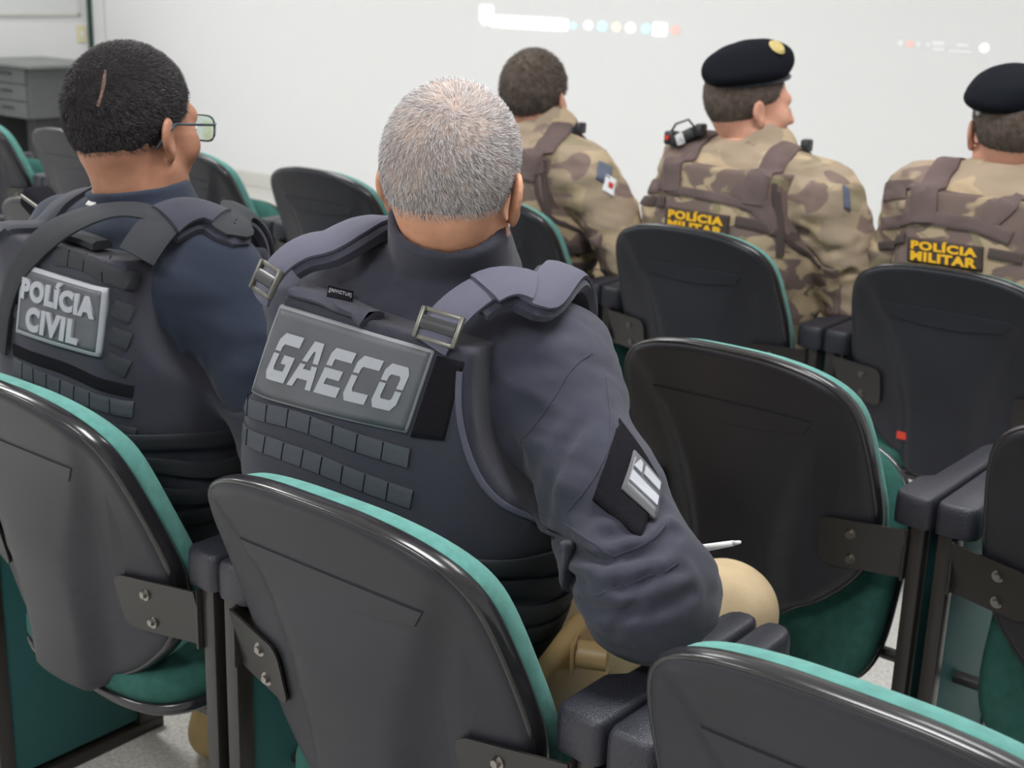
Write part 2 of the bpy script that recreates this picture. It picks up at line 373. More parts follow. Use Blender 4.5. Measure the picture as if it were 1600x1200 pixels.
def cushion_mesh():
    bm = bmesh.new(); N = 112; rings = []
    prof = [(0.020, -0.008), (0.034, -0.004), (0.044, -0.002), (0.056, -0.004), (0.066, -0.011), (0.074, -0.024), (0.078, -0.045), (0.079, -0.075)]
    for dy, g in prof:
        oo = outline(N, g); rings.append([bm.verts.new((x, backy(z, x) + dy + 0.012 * smooth01((0.7 - z) / 0.25), z)) for x, z in oo])
    for a, b_ in zip(rings, rings[1:]):
        for k in range(N): bm.faces.new((a[k], a[(k + 1) % N], b_[(k + 1) % N], b_[k]))
    oo = outline(N, -0.075); ctr = np.array([0, 0.62]); last = rings[-1]
    for f_ in (0.7, 0.4):
        rg = []
        for k in range(N):
            x, z = ctr + (oo[k] - ctr) * f_
            rg.append(bm.verts.new((x, backy(z, x) + 0.079 + 0.012 * smooth01((0.7 - z) / 0.25), z)))
        for k in range(N): bm.faces.new((last[k], last[(k + 1) % N], rg[(k + 1) % N], rg[k]))
        last = rg
    bm.faces.new(last); bm.faces.new(rings[0][::-1])
    bmesh.ops.recalc_face_normals(bm, faces=bm.faces)
    return bm
def inset_mesh():
    bm = bmesh.new()
    top = [(-0.146 + 0.29 * i / 24, 0.744 + 0.003 * math.sin(math.pi * i / 24)) for i in range(25)]
    bot = [(0.128 - 0.262 * i / 24, 0.721 - 0.012 * math.sin(math.pi * i / 24)) for i in range(25)]
    n = 25; rows = []
    for s in range(6):
        f_ = s / 5
        rows.append([( top[i][0] * (1 - f_) + bot[n - 1 - i][0] * f_, top[i][1] * (1 - f_) + bot[n - 1 - i][1] * f_) for i in range(n)])
    def P(x, z, d): return (x, backy(z, x) - central(x, z) - d, z)
    V = []
    for s, row in enumerate(rows):
        V.append([bm.verts.new(P(x, z, 0.0022)) for i, (x, z) in enumerate(row)])
    for s in range(5):
        for i in range(n - 1): bm.faces.new((V[s][i], V[s][i + 1], V[s + 1][i + 1], V[s + 1][i]))
    border = [V[0][i] for i in range(n)] + [V[s][n - 1] for s in range(1, 6)] + [V[5][i] for i in range(n - 2, -1, -1)] + [V[s][0] for s in range(4, 0, -1)]
    lo = []
    cx0, cz0 = 0, 0.732
    for v in border:
        x, z = v.co.x, v.co.z
        x2 = x + math.copysign(0.002, x - cx0); z2 = z + math.copysign(0.0016, z - cz0)
        lo.append(bm.verts.new(P(x2, z2, -0.002)))
    m_ = len(border)
    for i in range(m_): bm.faces.new((border[i], border[(i + 1) % m_], lo[(i + 1) % m_], lo[i]))
    bmesh.ops.recalc_face_normals(bm, faces=bm.faces)
    return bm
def hinge_bracket(s):
    bm = bmesh.new(); th = 0.004
    # plate on the shell back with one rounded end
    zs0, zs1 = 0.490, 0.578
    poly = [(0.278, zs1), (0.278, zs0)]
    for k in range(9):
        a = math.pi * 1.5 - k / 8 * math.pi / 2; poly.append((0.165 + 0.018 * math.cos(a), zs0 + 0.018 + 0.018 * math.sin(a)))
    for k in range(9):
        a = math.pi - k / 8 * math.pi / 2; poly.append((0.165 + 0.018 * math.cos(a), zs1 - 0.018 + 0.018 * math.sin(a)))
    prism(bm, poly, 0, th, lambda x, z, t_: (s * x, backy(z) + (x - 0.196) * 0.28 - 0.004 - t_, z))
    bx(bm, (s * 0.277, 0.034, 0.534), (0.005, 0.040, 0.088), 0.0015)
    bmesh.ops.recalc_face_normals(bm, faces=bm.faces)
    return bm
def bolt_mesh(s, z):
    bm = bmesh.new(); y = backy(z) - 0.008
    cyl(bm, (s * 0.196, y + 0.004, z), (s * 0.196, y - 0.002, z), 0.0095, seg=20)
    cyl(bm, (s * 0.196, y, z), (s * 0.196, y - 0.007, z), 0.0062, 0.0052, seg=6)
    return bm
def arm_mesh(s):
    bm = bmesh.new()
    # plan outline: wide pad at the rear, stepped in on the inner side further forward
    poly = [(0.247, 0.035), (0.252, 0.024), (0.262, 0.018), (0.300, 0.016), (0.309, 0.020), (0.3125, 0.030), (0.3125, 0.345), (0.308, 0.360), (0.296, 0.366), (0.282, 0.364), (0.272, 0.354), (0.268, 0.338), (0.266, 0.22), (0.264, 0.135), (0.250, 0.120), (0.247, 0.112)]
    cx_, cy_ = 0.283, 0.19
    prof = [(0.583, 0.90), (0.583, 0.985), (0.588, 1.0), (0.600, 1.0), (0.618, 1.0), (0.628, 0.97), (0.633, 0.90), (0.635, 0.78)]
    rings = []
    for z, f_ in prof:
        g = (1 - f_) * 0.034
        ring = []
        n = len(poly)
        for i in range(n):
            p_, a_, b_ = np.array(poly[i]), np.array(poly[i - 1]), np.array(poly[(i + 1) % n])
            t_ = (b_ - a_); t_ /= np.linalg.norm(t_); nn = np.array([-t_[1], t_[0]])
            q = p_ + nn * g
            ring.append(bm.verts.new((s * q[0], q[1], z - 0.012 * smooth01((q[1] - 0.2) / 0.2) * 0)))
        rings.append(ring)
    for a, b_ in zip(rings, rings[1:]):
        n = len(a)
        for k in range(n): bm.faces.new((a[k], a[(k + 1) % n], b_[(k + 1) % n], b_[k]))
    bm.faces.new(rings[0][::-1]); bm.faces.new(rings[-1])
    bmesh.ops.recalc_face_normals(bm, faces=bm.faces)
    return bm
def seat_grid(w_, rear, front, lift):
    pass
def seat_mesh(folded, part):
    # local seat frame: u across, v from rear to front 0..0.43, n up; rounded plan
    bm = bmesh.new(); N = 64
    if folded: O = Vector((0, 0.080, 0.225)); V_ = Vector((0, 0.32, 0.95)).normalized()
    else: O = Vector((0, 0.005, 0.338)); V_ = Vector((0, 1.0, 0.13)).normalized()
    Nn = Vector((0, -V_.z, V_.y))
    LV = 0.22 if folded else 0.205
    def plan(g):
        L = []
        for k in range(N):
            a = k / N * 2 * math.pi; c, s_ = math.cos(a), math.sin(a); e = 2 / (4.2 if s_ < 0 else 3.2)
            x = (0.232 + g) * math.copysign(abs(c) ** e, c); v = LV + (LV + g) * math.copysign(abs(s_) ** e, s_)
            x *= 1 - (0.0 if folded else 0.10) * (1 - v / 0.41)
            L.append((x, v))
        return L
    prof = {'seat': [(0.012, -0.006), (0.030, 0.0), (0.048, -0.002), (0.060, -0.014), (0.064, -0.035), (0.062, -0.08)],
            'seat_pan': [(-0.012, -0.03), (-0.010, -0.010), (0.0, 0.0), (0.014, 0.002), (0.016, -0.004)]}[part]
    rings = []
    for h, g in prof:
        rings.append([bm.verts.new(O + Vector((x, 0, 0)) + V_ * v + Nn * (h - (0.010 if not folded else 0) * (4 * (v / 0.41) * (1 - v / 0.41)) * (g < -0.03))) for x, v in plan(g)])
    for a, b_ in zip(rings, rings[1:]):
        for k in range(N): bm.faces.new((a[k], a[(k + 1) % N], b_[(k + 1) % N], b_[k]))
    bm.faces.new(rings[0][::-1]); bm.faces.new(rings[-1])
    bmesh.ops.recalc_face_normals(bm, faces=bm.faces)
    return bm
def make_chair(folded):
    t = empty('auditorium_chair')
    obj('back_shell', shell_mesh(), M['plastic'], t, angle=55)
    obj('shell_rim', rim_mesh(), M['rim'], t, smooth=True)
    obj('back_cushion', cushion_mesh(), M['green'], t, smooth=True)
    obj('inset_panel', inset_mesh(), M['plastic'], t, angle=30)
    for s in (-1, 1):
        br = obj('hinge_bracket', hinge_bracket(s), M['metal'], t, angle=30)
        for z in (0.555, 0.509): obj('bolt', bolt_mesh(s, z), M['bolt'], br, angle=30)
        obj('armrest', arm_mesh(s), M['arm'], t, angle=50)
        b = bmesh.new(); bx(b, (s * 0.2925, 0.036, 0.30), (0.024, 0.028, 0.57), 0.003); obj('rear_post', b, M['metal'], t, angle=30)
        b = bmesh.new(); bx(b, (s * 0.2925, 0.318, 0.30), (0.024, 0.026, 0.57), 0.003); obj('front_post', b, M['metal'], t, angle=30)
        b = bmesh.new(); bx(b, (s * 0.2925, 0.178, 0.012), (0.028, 0.36, 0.024), 0.004); obj('foot_rail', b, M['metal'], t, angle=30)
        b = bmesh.new(); bx(b, (s * 0.2925, 0.177, 0.305), (0.016, 0.256, 0.545), 0.005); obj('side_panel', b, M['panel'], t, angle=30)
    b = bmesh.new(); cyl(b, (-0.285, 0.13, 0.30), (0.285, 0.13, 0.30), 0.011); obj('cross_tube', b, M['metal'], t, angle=30)
    obj('seat_pan', seat_mesh(folded, 'seat_pan'), M['rim'], t, smooth=True)
    obj('seat', seat_mesh(folded, 'seat'), M['shadegreen'], t, smooth=True)
    return t
def copy_tree(o, parent=None):
    c = o.copy(); COL.objects.link(c)
    if parent is not None: c.parent = parent
    for ch in list(o.children): copy_tree(ch, c)
    return c
PROTO = {True: make_chair(True), False: make_chair(False)}
USED = set()
def place_chair(col, row, folded, label, rz=0.0, dx=0, dy=0):
    c = PROTO[folded] if folded not in USED else copy_tree(PROTO[folded])
    USED.add(folded)
    c.location = (col * SX + dx, row * RY + dy, 0); c.rotation_euler = (0, 0, rz)
    tag(c, label, 'chair', 'auditorium chairs with black shells and green cushions')
    return c
place_chair(0, 0, False, 'black and green chair under the grey-haired officer whose back patch reads GAECO')
place_chair(-1, 0, False, 'black and green chair under the officer with POLÍCIA CIVIL on his back')
place_chair(1, 0, True, 'empty chair at the bottom right corner, only its shell top in view')
place_chair(-2, 0, True, 'chair at the lower left edge of the photo, only its right side frame in view')
place_chair(0, 1, True, 'empty chair with folded green seat just right of the grey-haired officer')
place_chair(1, 1, True, 'chair cut by the right edge of the photo, its left bracket and armrest in view')
place_chair(-1, 1, True, 'chair directly in front of the grey-haired officer and mostly hidden by him')
place_chair(-2, 1, True, 'chair glimpsed between the spectacled officer and the left shoulder strap of the grey-haired officer')
place_chair(-3, 1, True, 'chair directly in front of the spectacled officer beside his left shoulder')
place_chair(-4, 1, True, "chair at the left edge, its pale green seat level with the spectacled man's shoulder")
ch = place_chair(0, 2, False, 'chair under the camouflaged officer at the right edge wearing a beret')
b = bmesh.new(); bx(b, (-0.08, -0.028, 0.442), (0.022, 0.003, 0.016)); obj('seat_tag', b, M['redtag'], ch)
place_chair(-1, 2, False, 'chair under the middle camouflaged officer in a beret with brass badge')
place_chair(-2, 2, False, 'chair under the bareheaded camouflaged officer')
place_chair(-3, 2, True, 'empty chair seen left of the head of the grey-haired officer')
place_chair(-4, 2, True, 'empty chair seen just right of the jaw of the spectacled officer')
place_chair(-5, 2, True, 'empty chair with rounded top just left of the neck of the spectacled officer')
place_chair(-6, 2, True, 'chair at the left edge with a wide green side in front of the grey desk')

# ------------------------------------------------------------------ signed distance modelling
def V3(*a): return np.array(a, np.float64)
def ell(c, r, R=None):
    c = np.array(c, float); r = np.array(r, float)
    def f(p):
        q = p - c
        if R is not None: q = q @ R
        k0 = np.sqrt(((q / r) ** 2).sum(1)) + 1e-9; k1 = np.sqrt(((q / (r * r)) ** 2).sum(1)) + 1e-9
        return k0 * (k0 - 1) / k1
    return f
def rc(a, b, ra, rb):
    a = np.array(a, float); b = np.array(b, float); ba = b - a; L2 = (ba ** 2).sum()
    def f(p):
        h = np.clip(((p - a) @ ba) / L2, 0, 1)
        return np.linalg.norm(p - a - h[:, None] * ba, axis=1) - (ra + (rb - ra) * h)
    return f
def box(c, s, r=0.0, R=None):
    c = np.array(c, float); s = np.array(s, float) - r
    def f(p):
        q = p - c
        if R is not None: q = q @ R
        q = np.abs(q) - s
        return np.linalg.norm(np.maximum(q, 0), axis=1) + np.minimum(q.max(1), 0) - r
    return f
def smin(a, b, k):
    h = np.maximum(k - np.abs(a - b), 0) / k
    return np.minimum(a, b) - h * h * k * 0.25
def su(fs, k=0.03):
    def f(p):
        d = fs[0](p)
        for g in fs[1:]: d = smin(d, g(p), k)
        return d
    return f
def sub(f1, f2, k=0.01):
    return lambda p: -smin(-f1(p), f2(p), k)
def inter(f1, f2, k=0.008):
    return lambda p: -smin(-f1(p), -f2(p), k)
def offs(f, d): return lambda p: f(p) - d
def half(n, d):  # keeps n.p < d
    n = np.array(n, float); n /= np.linalg.norm(n)
    return lambda p: p @ n - d
def xf(f, R, o):
    R = np.array(R, float); o = np.array(o, float)
    return lambda p: f((p - o) @ R)
def grad(f, p, e=0.0015):
    g = np.stack([f(p + e * np.eye(3)[i]) - f(p - e * np.eye(3)[i]) for i in range(3)], 1)
    return g / (np.linalg.norm(g, axis=1)[:, None] + 1e-12)
def project(f, p, lvl=0.0, it=6):
    p = np.array(p, float).copy()
    for _ in range(it):
        p -= grad(f, p) * (f(p) - lvl)[:, None] * 0.9
    return p
def nets(f, lo, hi, h):
    lo = np.array(lo, float); n = np.ceil((np.array(hi, float) - lo) / h).astype(int)
    B = 4; nb = n // B + 1; n = nb * B + 1
    V = np.empty(n, np.float32)
    bc = np.stack(np.meshgrid(*[np.arange(k) for k in nb], indexing='ij'), -1).reshape(-1, 3)
    cc = lo + (bc * B + B / 2) * h
    d = np.concatenate([f(c) for c in np.array_split(cc, max(1, len(cc) // 200000))])
    V[:] = 1.0
    sg = np.where(d > 0, 1.0, -1.0).reshape(nb)
    V[:-1, :-1, :-1] = np.repeat(np.repeat(np.repeat(sg, B, 0), B, 1), B, 2)
    near = bc[np.abs(d) < B * h * 1.5]
    off = np.stack(np.meshgrid(*[np.arange(B + 1)] * 3, indexing='ij'), -1).reshape(-1, 3)
    for part in np.array_split(near, max(1, len(near) // 3000)):
        idx = (part[:, None, :] * B + off[None]).reshape(-1, 3)
        v = f(lo + idx * h)
        V[idx[:, 0], idx[:, 1], idx[:, 2]] = v
    S = V < 0
    m = np.zeros(tuple(np.array(V.shape) - 1), int)
    for i in (0, 1):
        for j in (0, 1):
            for k in (0, 1):
                m += S[i:V.shape[0] - 1 + i, j:V.shape[1] - 1 + j, k:V.shape[2] - 1 + k]
    act = (m > 0) & (m < 8)
    ci = np.argwhere(act)
    vid = -np.ones(act.shape, int); vid[act] = np.arange(len(ci))
    P = np.zeros((len(ci), 3)); cnt = np.zeros(len(ci))
    corners = [(i, j, k) for i in (0, 1) for j in (0, 1) for k in (0, 1)]
    for a in corners:
        for ax in range(3):
            if a[ax]: continue
            b_ = list(a); b_[ax] = 1
            va = V[ci[:, 0] + a[0], ci[:, 1] + a[1], ci[:, 2] + a[2]]; vb = V[ci[:, 0] + b_[0], ci[:, 1] + b_[1], ci[:, 2] + b_[2]]
            cr = (va < 0) != (vb < 0)
            t_ = np.where(cr, va / (va - vb + 1e-20), 0)
            q = np.array(a)[None] + np.zeros((len(ci), 3)); q[:, ax] += t_
            P[cr] += q[cr]; cnt[cr] += 1
    P = lo + (ci + P / cnt[:, None]) * h
    F = []
    for ax in range(3):
        sl0 = [slice(1, -1)] * 3; sl1 = [slice(1, -1)] * 3
        sl0[ax] = slice(0, -1); sl1[ax] = slice(1, None)
        s0, s1 = S[tuple(sl0)], S[tuple(sl1)]
        e = np.argwhere(s0 != s1)
        if not len(e): continue
        flip = s0[e[:, 0], e[:, 1], e[:, 2]]
        base = e + 1; base[:, ax] -= 1
        u, v = (ax + 1) % 3, (ax + 2) % 3
        q = []
        for du, dv in ((1, 1), (0, 1), (0, 0), (1, 0)):
            c = base.copy(); c[:, u] -= du; c[:, v] -= dv
            q.append(vid[c[:, 0], c[:, 1], c[:, 2]])
        q = np.stack(q, 1)
        q[~flip] = q[~flip][:, ::-1]
        F.append(q)
    F = np.concatenate(F); F = F[(F >= 0).all(1)]
    g = grad(f, P, h * 0.4)
    P = P - g * np.clip(f(P), -h * 0.5, h * 0.5)[:, None]
    return P, F
def mesh_from(name, P, F, m=None, parent=None, origin=None, smooth=True, mats=None):
    me = bpy.data.meshes.new(name)
    if origin is not None: P = P - np.array(origin)
    P = np.ascontiguousarray(P, np.float32)
    me.vertices.add(len(P)); me.vertices.foreach_set('co', P.ravel())
    k = F.shape[1]
    me.loops.add(F.size); me.loops.foreach_set('vertex_index', F.ravel().astype(np.int32))
    me.polygons.add(len(F)); me.polygons.foreach_set('loop_start', np.arange(0, F.size, k, dtype=np.int32))
    me.update(calc_edges=True); me.validate()
    o = link(name, me, m, parent, smooth)
    return o
def join(parts):
    Ps, Fs, o = [], [], 0
    for P, F in parts:
        Ps.append(P); Fs.append(F + o); o += len(P)
    return np.concatenate(Ps), np.concatenate(Fs)
def fnoise(p, s, seed=0):
    # cheap smooth noise from warped sines
    q = p * s + seed * 1.37
    x, y, z = q[:, 0], q[:, 1], q[:, 2]
    a = np.sin(x + 1.3 * np.sin(y * 1.1 + z * 0.7)) * np.sin(y * 1.2 + 1.1 * np.sin(z * 1.3 + x * 0.6)) + np.sin(z * 0.9 + 1.2 * np.sin(x * 0.9 - y * 0.8))
    return a * 0.5
def rotm(rz=0, rx=0, ry=0):
    return np.array((Matrix.Rotation(rz, 3, 'Z') @ Matrix.Rotation(rx, 3, 'X') @ Matrix.Rotation(ry, 3, 'Y')))
def ray_hit(f, px, py, t0=0.5, t1=6):
    d = CF + CR * (px - 800) / FPX - CU * (py - 600) / FPX; d = d / np.linalg.norm(d)
    t_ = t0; best = (9, t0)
    for _ in range(400):
        v = float(f((CAM + d * t_)[None])[0])
        if v < 0.0004: return CAM + d * t_
        if v < best[0]: best = (v, t_)
        t_ += max(v * 0.7, 0.0008)
        if t_ > t1: break
    print('ray miss', px, py, round(best[0], 3))
    return project(f, (CAM + d * best[1])[None], 0, 10)[0]
def resample(pts, n):
    pts = np.array(pts, float)
    if len(pts) > 2:
        L = []
        for i in range(len(pts) - 1):
            p0_, p1_, p2_, p3_ = pts[max(i - 1, 0)], pts[i], pts[i + 1], pts[min(i + 2, len(pts) - 1)]
            for s in range(12):
                tt = s / 12
                L.append(0.5 * ((2 * p1_) + (-p0_ + p2_) * tt + (2 * p0_ - 5 * p1_ + 4 * p2_ - p3_) * tt ** 2 + (-p0_ + 3 * p1_ - 3 * p2_ + p3_) * tt ** 3))
        L.append(pts[-1]); pts = np.array(L)
    d = np.r_[0, np.cumsum(np.linalg.norm(np.diff(pts, axis=0), axis=1))]
    q = np.linspace(0, d[-1], n)
    return np.stack([np.interp(q, d, pts[:, i]) for i in range(3)], 1)
def ribbon(name, f, pts, width, thick, m, parent, origin, lift=0.0, n=None, hug=1.0, widths=None):
    """a flat band that follows the surface f through the given points"""
    pts = np.array(pts, float)
    Ltot = np.linalg.norm(np.diff(pts, axis=0), axis=1).sum()
    n = n or max(6, int(Ltot / 0.008))
    C = resample(pts, n); C = C + (project(f, C) - C) * hug
    for _ in range(3): C[1:-1] = (C[:-2] + 2 * C[1:-1] + C[2:]) / 4
    N = grad(f, C, 0.006)
    T = np.gradient(C, axis=0); T /= np.linalg.norm(T, axis=1)[:, None]
    Sd = np.cross(T, N); Sd /= np.linalg.norm(Sd, axis=1)[:, None]
    K = 7; cs = []
    W = np.full(n, width) if widths is None else np.interp(np.linspace(0, 1, n), np.linspace(0, 1, len(widths)), widths)
    for k in range(K):
        s = (k / (K - 1) - 0.5)
        q = C + Sd * (W * s)[:, None]
        q = q + (project(f, q, 0, 3) - q) * hug
        cs.append(q)
    cs = np.array(cs)              # K,n,3
    Nn = np.array([grad(f, c, 0.006) for c in cs])
    rows = []
    rows.append(cs[0] + Nn[0] * (lift - 0.001))
    e = thick * 0.35
    for k in range(K):
        tt = thick - (e if k in (0, K - 1) else 0)
        rows.append(cs[k] + Nn[k] * (lift + tt))
    rows.append(cs[-1] + Nn[-1] * (lift - 0.001))
    R = np.array(rows); m_ = len(R)
    P = R.transpose(1, 0, 2).reshape(-1, 3)
    F = []
    for i in range(n - 1):
        for k in range(m_):
            a, b_ = i * m_ + k, i * m_ + (k + 1) % m_
            F.append((a, b_, b_ + m_, a + m_))
    for i in (0, n - 1):
        for k in range(m_ // 2 - 0):
            a, b_, c_, d_ = k, k + 1, m_ - 2 - k, m_ - 1 - k
            if b_ >= c_:
                break
            F.append(tuple(i * m_ + x for x in (a, b_, c_, d_)))
    o = mesh_from(name, P, np.array(F), m, parent, origin, smooth=False)
    bm = bmesh.new(); bm.from_mesh(o.data); bmesh.ops.recalc_face_normals(bm, faces=bm.faces); bm.to_mesh(o.data); bm.free()
    o.data.shade_smooth()
    try: o.data.set_sharp_from_angle(angle=math.radians(40))
    except Exception: pass
    return o
class Patch:
    """a quadrilateral plate laid over the surface f; corners given TL, TR, BR, BL in world space"""
    def __init__(s, f, corners, stiff=0.5, lift=0.0):
        s.f, s.c, s.lift = f, np.array(corners, float), lift
        cen = s.c.mean(0)
        s.n = np.cross(s.c[1] - s.c[0], s.c[0] - s.c[3]); s.n /= np.linalg.norm(s.n)
        if (s.n @ (CAM - cen)) < 0: s.n = -s.n
        s.stiff = stiff
    def base(s, u, v):
        u = np.asarray(u)[:, None]; v = np.asarray(v)[:, None]
        return (s.c[0] * (1 - u) + s.c[1] * u) * (1 - v) + (s.c[3] * (1 - u) + s.c[2] * u) * v
    def surf(s, u, v, h):
        q = s.base(u, v)
        d = s.f(q)
        # slide along the plate normal until it touches
        r = q.copy()
        for _ in range(8): r = r - s.n * (s.f(r) * 0.8)[:, None]
        out = q * s.stiff + r * (1 - s.stiff)
        return out + s.n * (s.lift + np.asarray(h))[:, None]
    def plate(s, name, m, parent, origin, thick, nu=24, nv=12, inset=0.0, bevel=0.0008):
        us, vs = np.linspace(inset, 1 - inset, nu + 1), np.linspace(inset * 2, 1 - inset * 2, nv + 1)
        U, W_ = np.meshgrid(us, vs, indexing='ij')
        top = s.surf(U.ravel(), W_.ravel(), np.full(U.size, thick)); bot = s.surf(U.ravel(), W_.ravel(), np.full(U.size, -0.006))
        P = np.concatenate([top, bot]); K = U.size; F = []
        g = lambda i, j: i * (nv + 1) + j
        for i in range(nu):
            for j in range(nv):
                F.append((g(i, j), g(i + 1, j), g(i + 1, j + 1), g(i, j + 1)))
                F.append((K + g(i, j), K + g(i, j + 1), K + g(i + 1, j + 1), K + g(i + 1, j)))
        for i in range(nu):
            F.append((g(i, 0), K + g(i, 0), K + g(i + 1, 0), g(i + 1, 0))); F.append((g(i, nv), g(i + 1, nv), K + g(i + 1, nv), K + g(i, nv)))
        for j in range(nv):
            F.append((g(0, j), g(0, j + 1), K + g(0, j + 1), K + g(0, j))); F.append((g(nu, j), K + g(nu, j), K + g(nu, j + 1), g(nu, j + 1)))
        o = mesh_from(name, P, np.array(F), m, parent, origin, smooth=False)
        fix(o); return o
    def polys(s, name, m, parent, origin, polys, h0, h1, sub_=3):
        bm = bmesh.new()
        for poly in polys:
            pts = []
            for i in range(len(poly)):
                a, b_ = np.array(poly[i]), np.array(poly[(i + 1) % len(poly)])
                for k in range(sub_): pts.append(a + (b_ - a) * k / sub_)
            pts = np.array(pts)
            hi = s.surf(pts[:, 0], pts[:, 1], np.full(len(pts), h1)); lo = s.surf(pts[:, 0], pts[:, 1], np.full(len(pts), h0))
            vh = [bm.verts.new((q[0], -q[1], 0)) for q in pts]; vl = [bm.verts.new(p) for p in lo]; n = len(pts)
            fc = bm.faces.new(vh); fc.normal_update()
            bmesh.ops.triangulate(bm, faces=[fc], ngon_method='EAR_CLIP')
            for v, p in zip(vh, hi): v.co = p
            for i in range(n): bm.faces.new((vh[i], vh[(i + 1) % n], vl[(i + 1) % n], vl[i]))
        for v in bm.verts: v.co -= Vector(origin)
        bmesh.ops.recalc_face_normals(bm, faces=bm.faces)
        return obj(name, bm, m, parent)
    def text(s, name, txt, m, parent, origin, u0, u1, v0, v1, h0, h1, bold=0.02, shear=0.0):
        """letters fitted to the box u0..u1, v0..v1 (v downwards)"""
        cu = bpy.data.curves.new('tmp', 'FONT'); cu.body = txt; cu.size = 1.0; cu.offset = bold; cu.extrude = 0.5; cu.resolution_u = 6; cu.shear = shear; cu.space_character = 1.12
        ob = bpy.data.objects.new('tmp', cu); COL.objects.link(ob)
        dg = bpy.context.evaluated_depsgraph_get(); dg.update()
        me = bpy.data.meshes.new_from_object(ob.evaluated_get(dg))
        bpy.data.objects.remove(ob, do_unlink=True)
        n = len(me.vertices); co = np.empty(n * 3, np.float32); me.vertices.foreach_get('co', co); co = co.reshape(-1, 3).astype(float)
        mn, mx = co.min(0), co.max(0)
        u = u0 + (co[:, 0] - mn[0]) / (mx[0] - mn[0]) * (u1 - u0); v = v1 + (co[:, 1] - mn[1]) / (mx[1] - mn[1]) * (v0 - v1)
        h = np.where(co[:, 2] > 0, h1, h0)
        P = s.surf(u, v, h) - np.array(origin)
        me.vertices.foreach_set('co', P.astype(np.float32).ravel())
        me.name = name; me.materials.clear()
        o = link(name, me, m, parent); fix(o); return o
def fix(o):
    bm = bmesh.new(); bm.from_mesh(o.data); bmesh.ops.recalc_face_normals(bm, faces=bm.faces); bm.to_mesh(o.data); bm.free()

# ------------------------------------------------------------------ people
def head_prims(headw=1.0, beard=False):
    s = headw
    cran = [ell((0, -0.016, 0.036), (0.079 * s, 0.100, 0.088)), ell((0, -0.045, 0.012), (0.067 * s, 0.060, 0.070))]
    face = [ell((0, 0.034, -0.028), (0.062 * s, 0.062, 0.084)), ell((0, 0.064, -0.092), (0.027, 0.024, 0.020)),
            rc((0.054 * s, 0.006, -0.055), (0.020, 0.066, -0.092), 0.017, 0.016), rc((-0.054 * s, 0.006, -0.055), (-0.020, 0.066, -0.092), 0.017, 0.016),
            rc((-0.032, 0.080, 0.020), (0.032, 0.080, 0.020), 0.012, 0.012), ell((0.040, 0.062, -0.025), (0.024, 0.024, 0.024)), ell((-0.040, 0.062, -0.025), (0.024, 0.024, 0.024)),
            rc((0, 0.090, 0.008), (0, 0.108, -0.032), 0.008, 0.010)]
    f = su(cran + face, 0.022)
    f = su([f, ell((0, 0.106, -0.034), (0.017, 0.011, 0.009))], 0.006)
    f = sub(f, ell((0.031, 0.103, 0.0), (0.017, 0.014, 0.011)), 0.012); f = sub(f, ell((-0.031, 0.103, 0.0), (0.017, 0.014, 0.011)), 0.012)
    f = su([f, rc((-0.020, 0.091, -0.060), (0.020, 0.091, -0.060), 0.005, 0.005), rc((-0.017, 0.090, -0.068), (0.017, 0.090, -0.068), 0.0055, 0.0055)], 0.006)
    ears = []
    for sx in (-1, 1):
        Re = np.array(Matrix.Rotation(sx * 0.42, 3, 'Z') @ Matrix.Rotation(0.14, 3, 'X'))
        c = np.array((sx * (0.078 * s + 0.004), -0.006, -0.012))
        e = su([ell(c + Re @ np.array((0, -0.004, 0.008)), (0.0065, 0.0195, 0.026), Re), ell(c + Re @ np.array((0, 0.004, -0.020)), (0.006, 0.011, 0.015), Re)], 0.01)
        e = sub(e, ell(c + Re @ np.array((sx * 0.0085, 0.002, 0.004)), (0.0055, 0.0125, 0.018), Re), 0.004)
        ears.append(e)
    return f, ears
def hand_prims(w_, fwd, side, nrm, curl=0.6, k=1.0):
    """wrist, finger direction, thumb side, back-of-hand normal"""
    w_, fwd, side, nrm = map(lambda a: np.array(a, float), (w_, fwd, side, nrm))
    fwd = fwd / np.linalg.norm(fwd); side = side - fwd * (side @ fwd); side /= np.linalg.norm(side); nrm = np.cross(side, fwd) * np.sign(np.cross(side, fwd) @ nrm or 1)
    pr = []
    for i, a in enumerate((0.026, 0.009, -0.009, -0.026)):
        kn = w_ + fwd * (0.088 - 0.004 * abs(i - 1)) + side * a
        pr.append(rc(w_ + fwd * 0.01 + side * a * 0.6, kn, 0.014, 0.011))
        L = (0.040, 0.044, 0.041, 0.032)[i]; p0_ = kn; ang = 0.0
        for j, fr in enumerate((1.0, 0.65, 0.5)):
            ang += curl * (0.6 + 0.25 * j)
            p1_ = p0_ + (fwd * math.cos(ang) - nrm * math.sin(ang)) * L * fr
            pr.append(rc(p0_, p1_, 0.0095 - 0.001 * j, 0.0088 - 0.001 * j)); p0_ = p1_
    t0 = w_ + fwd * 0.025 + side * 0.024; t1 = t0 + (fwd * 0.7 + side * 0.6 - nrm * 0.3) * 0.038; t2 = t1 + (fwd * 0.9 + side * 0.05 - nrm * 0.5) * 0.030; t3 = t2 + (fwd * 0.8 - side * 0.3 - nrm * 0.5) * 0.022
    pr += [rc(t0, t1, 0.015, 0.011), rc(t1, t2, 0.011, 0.010), rc(t2, t3, 0.010, 0.008)]
    return su(pr, 0.006)
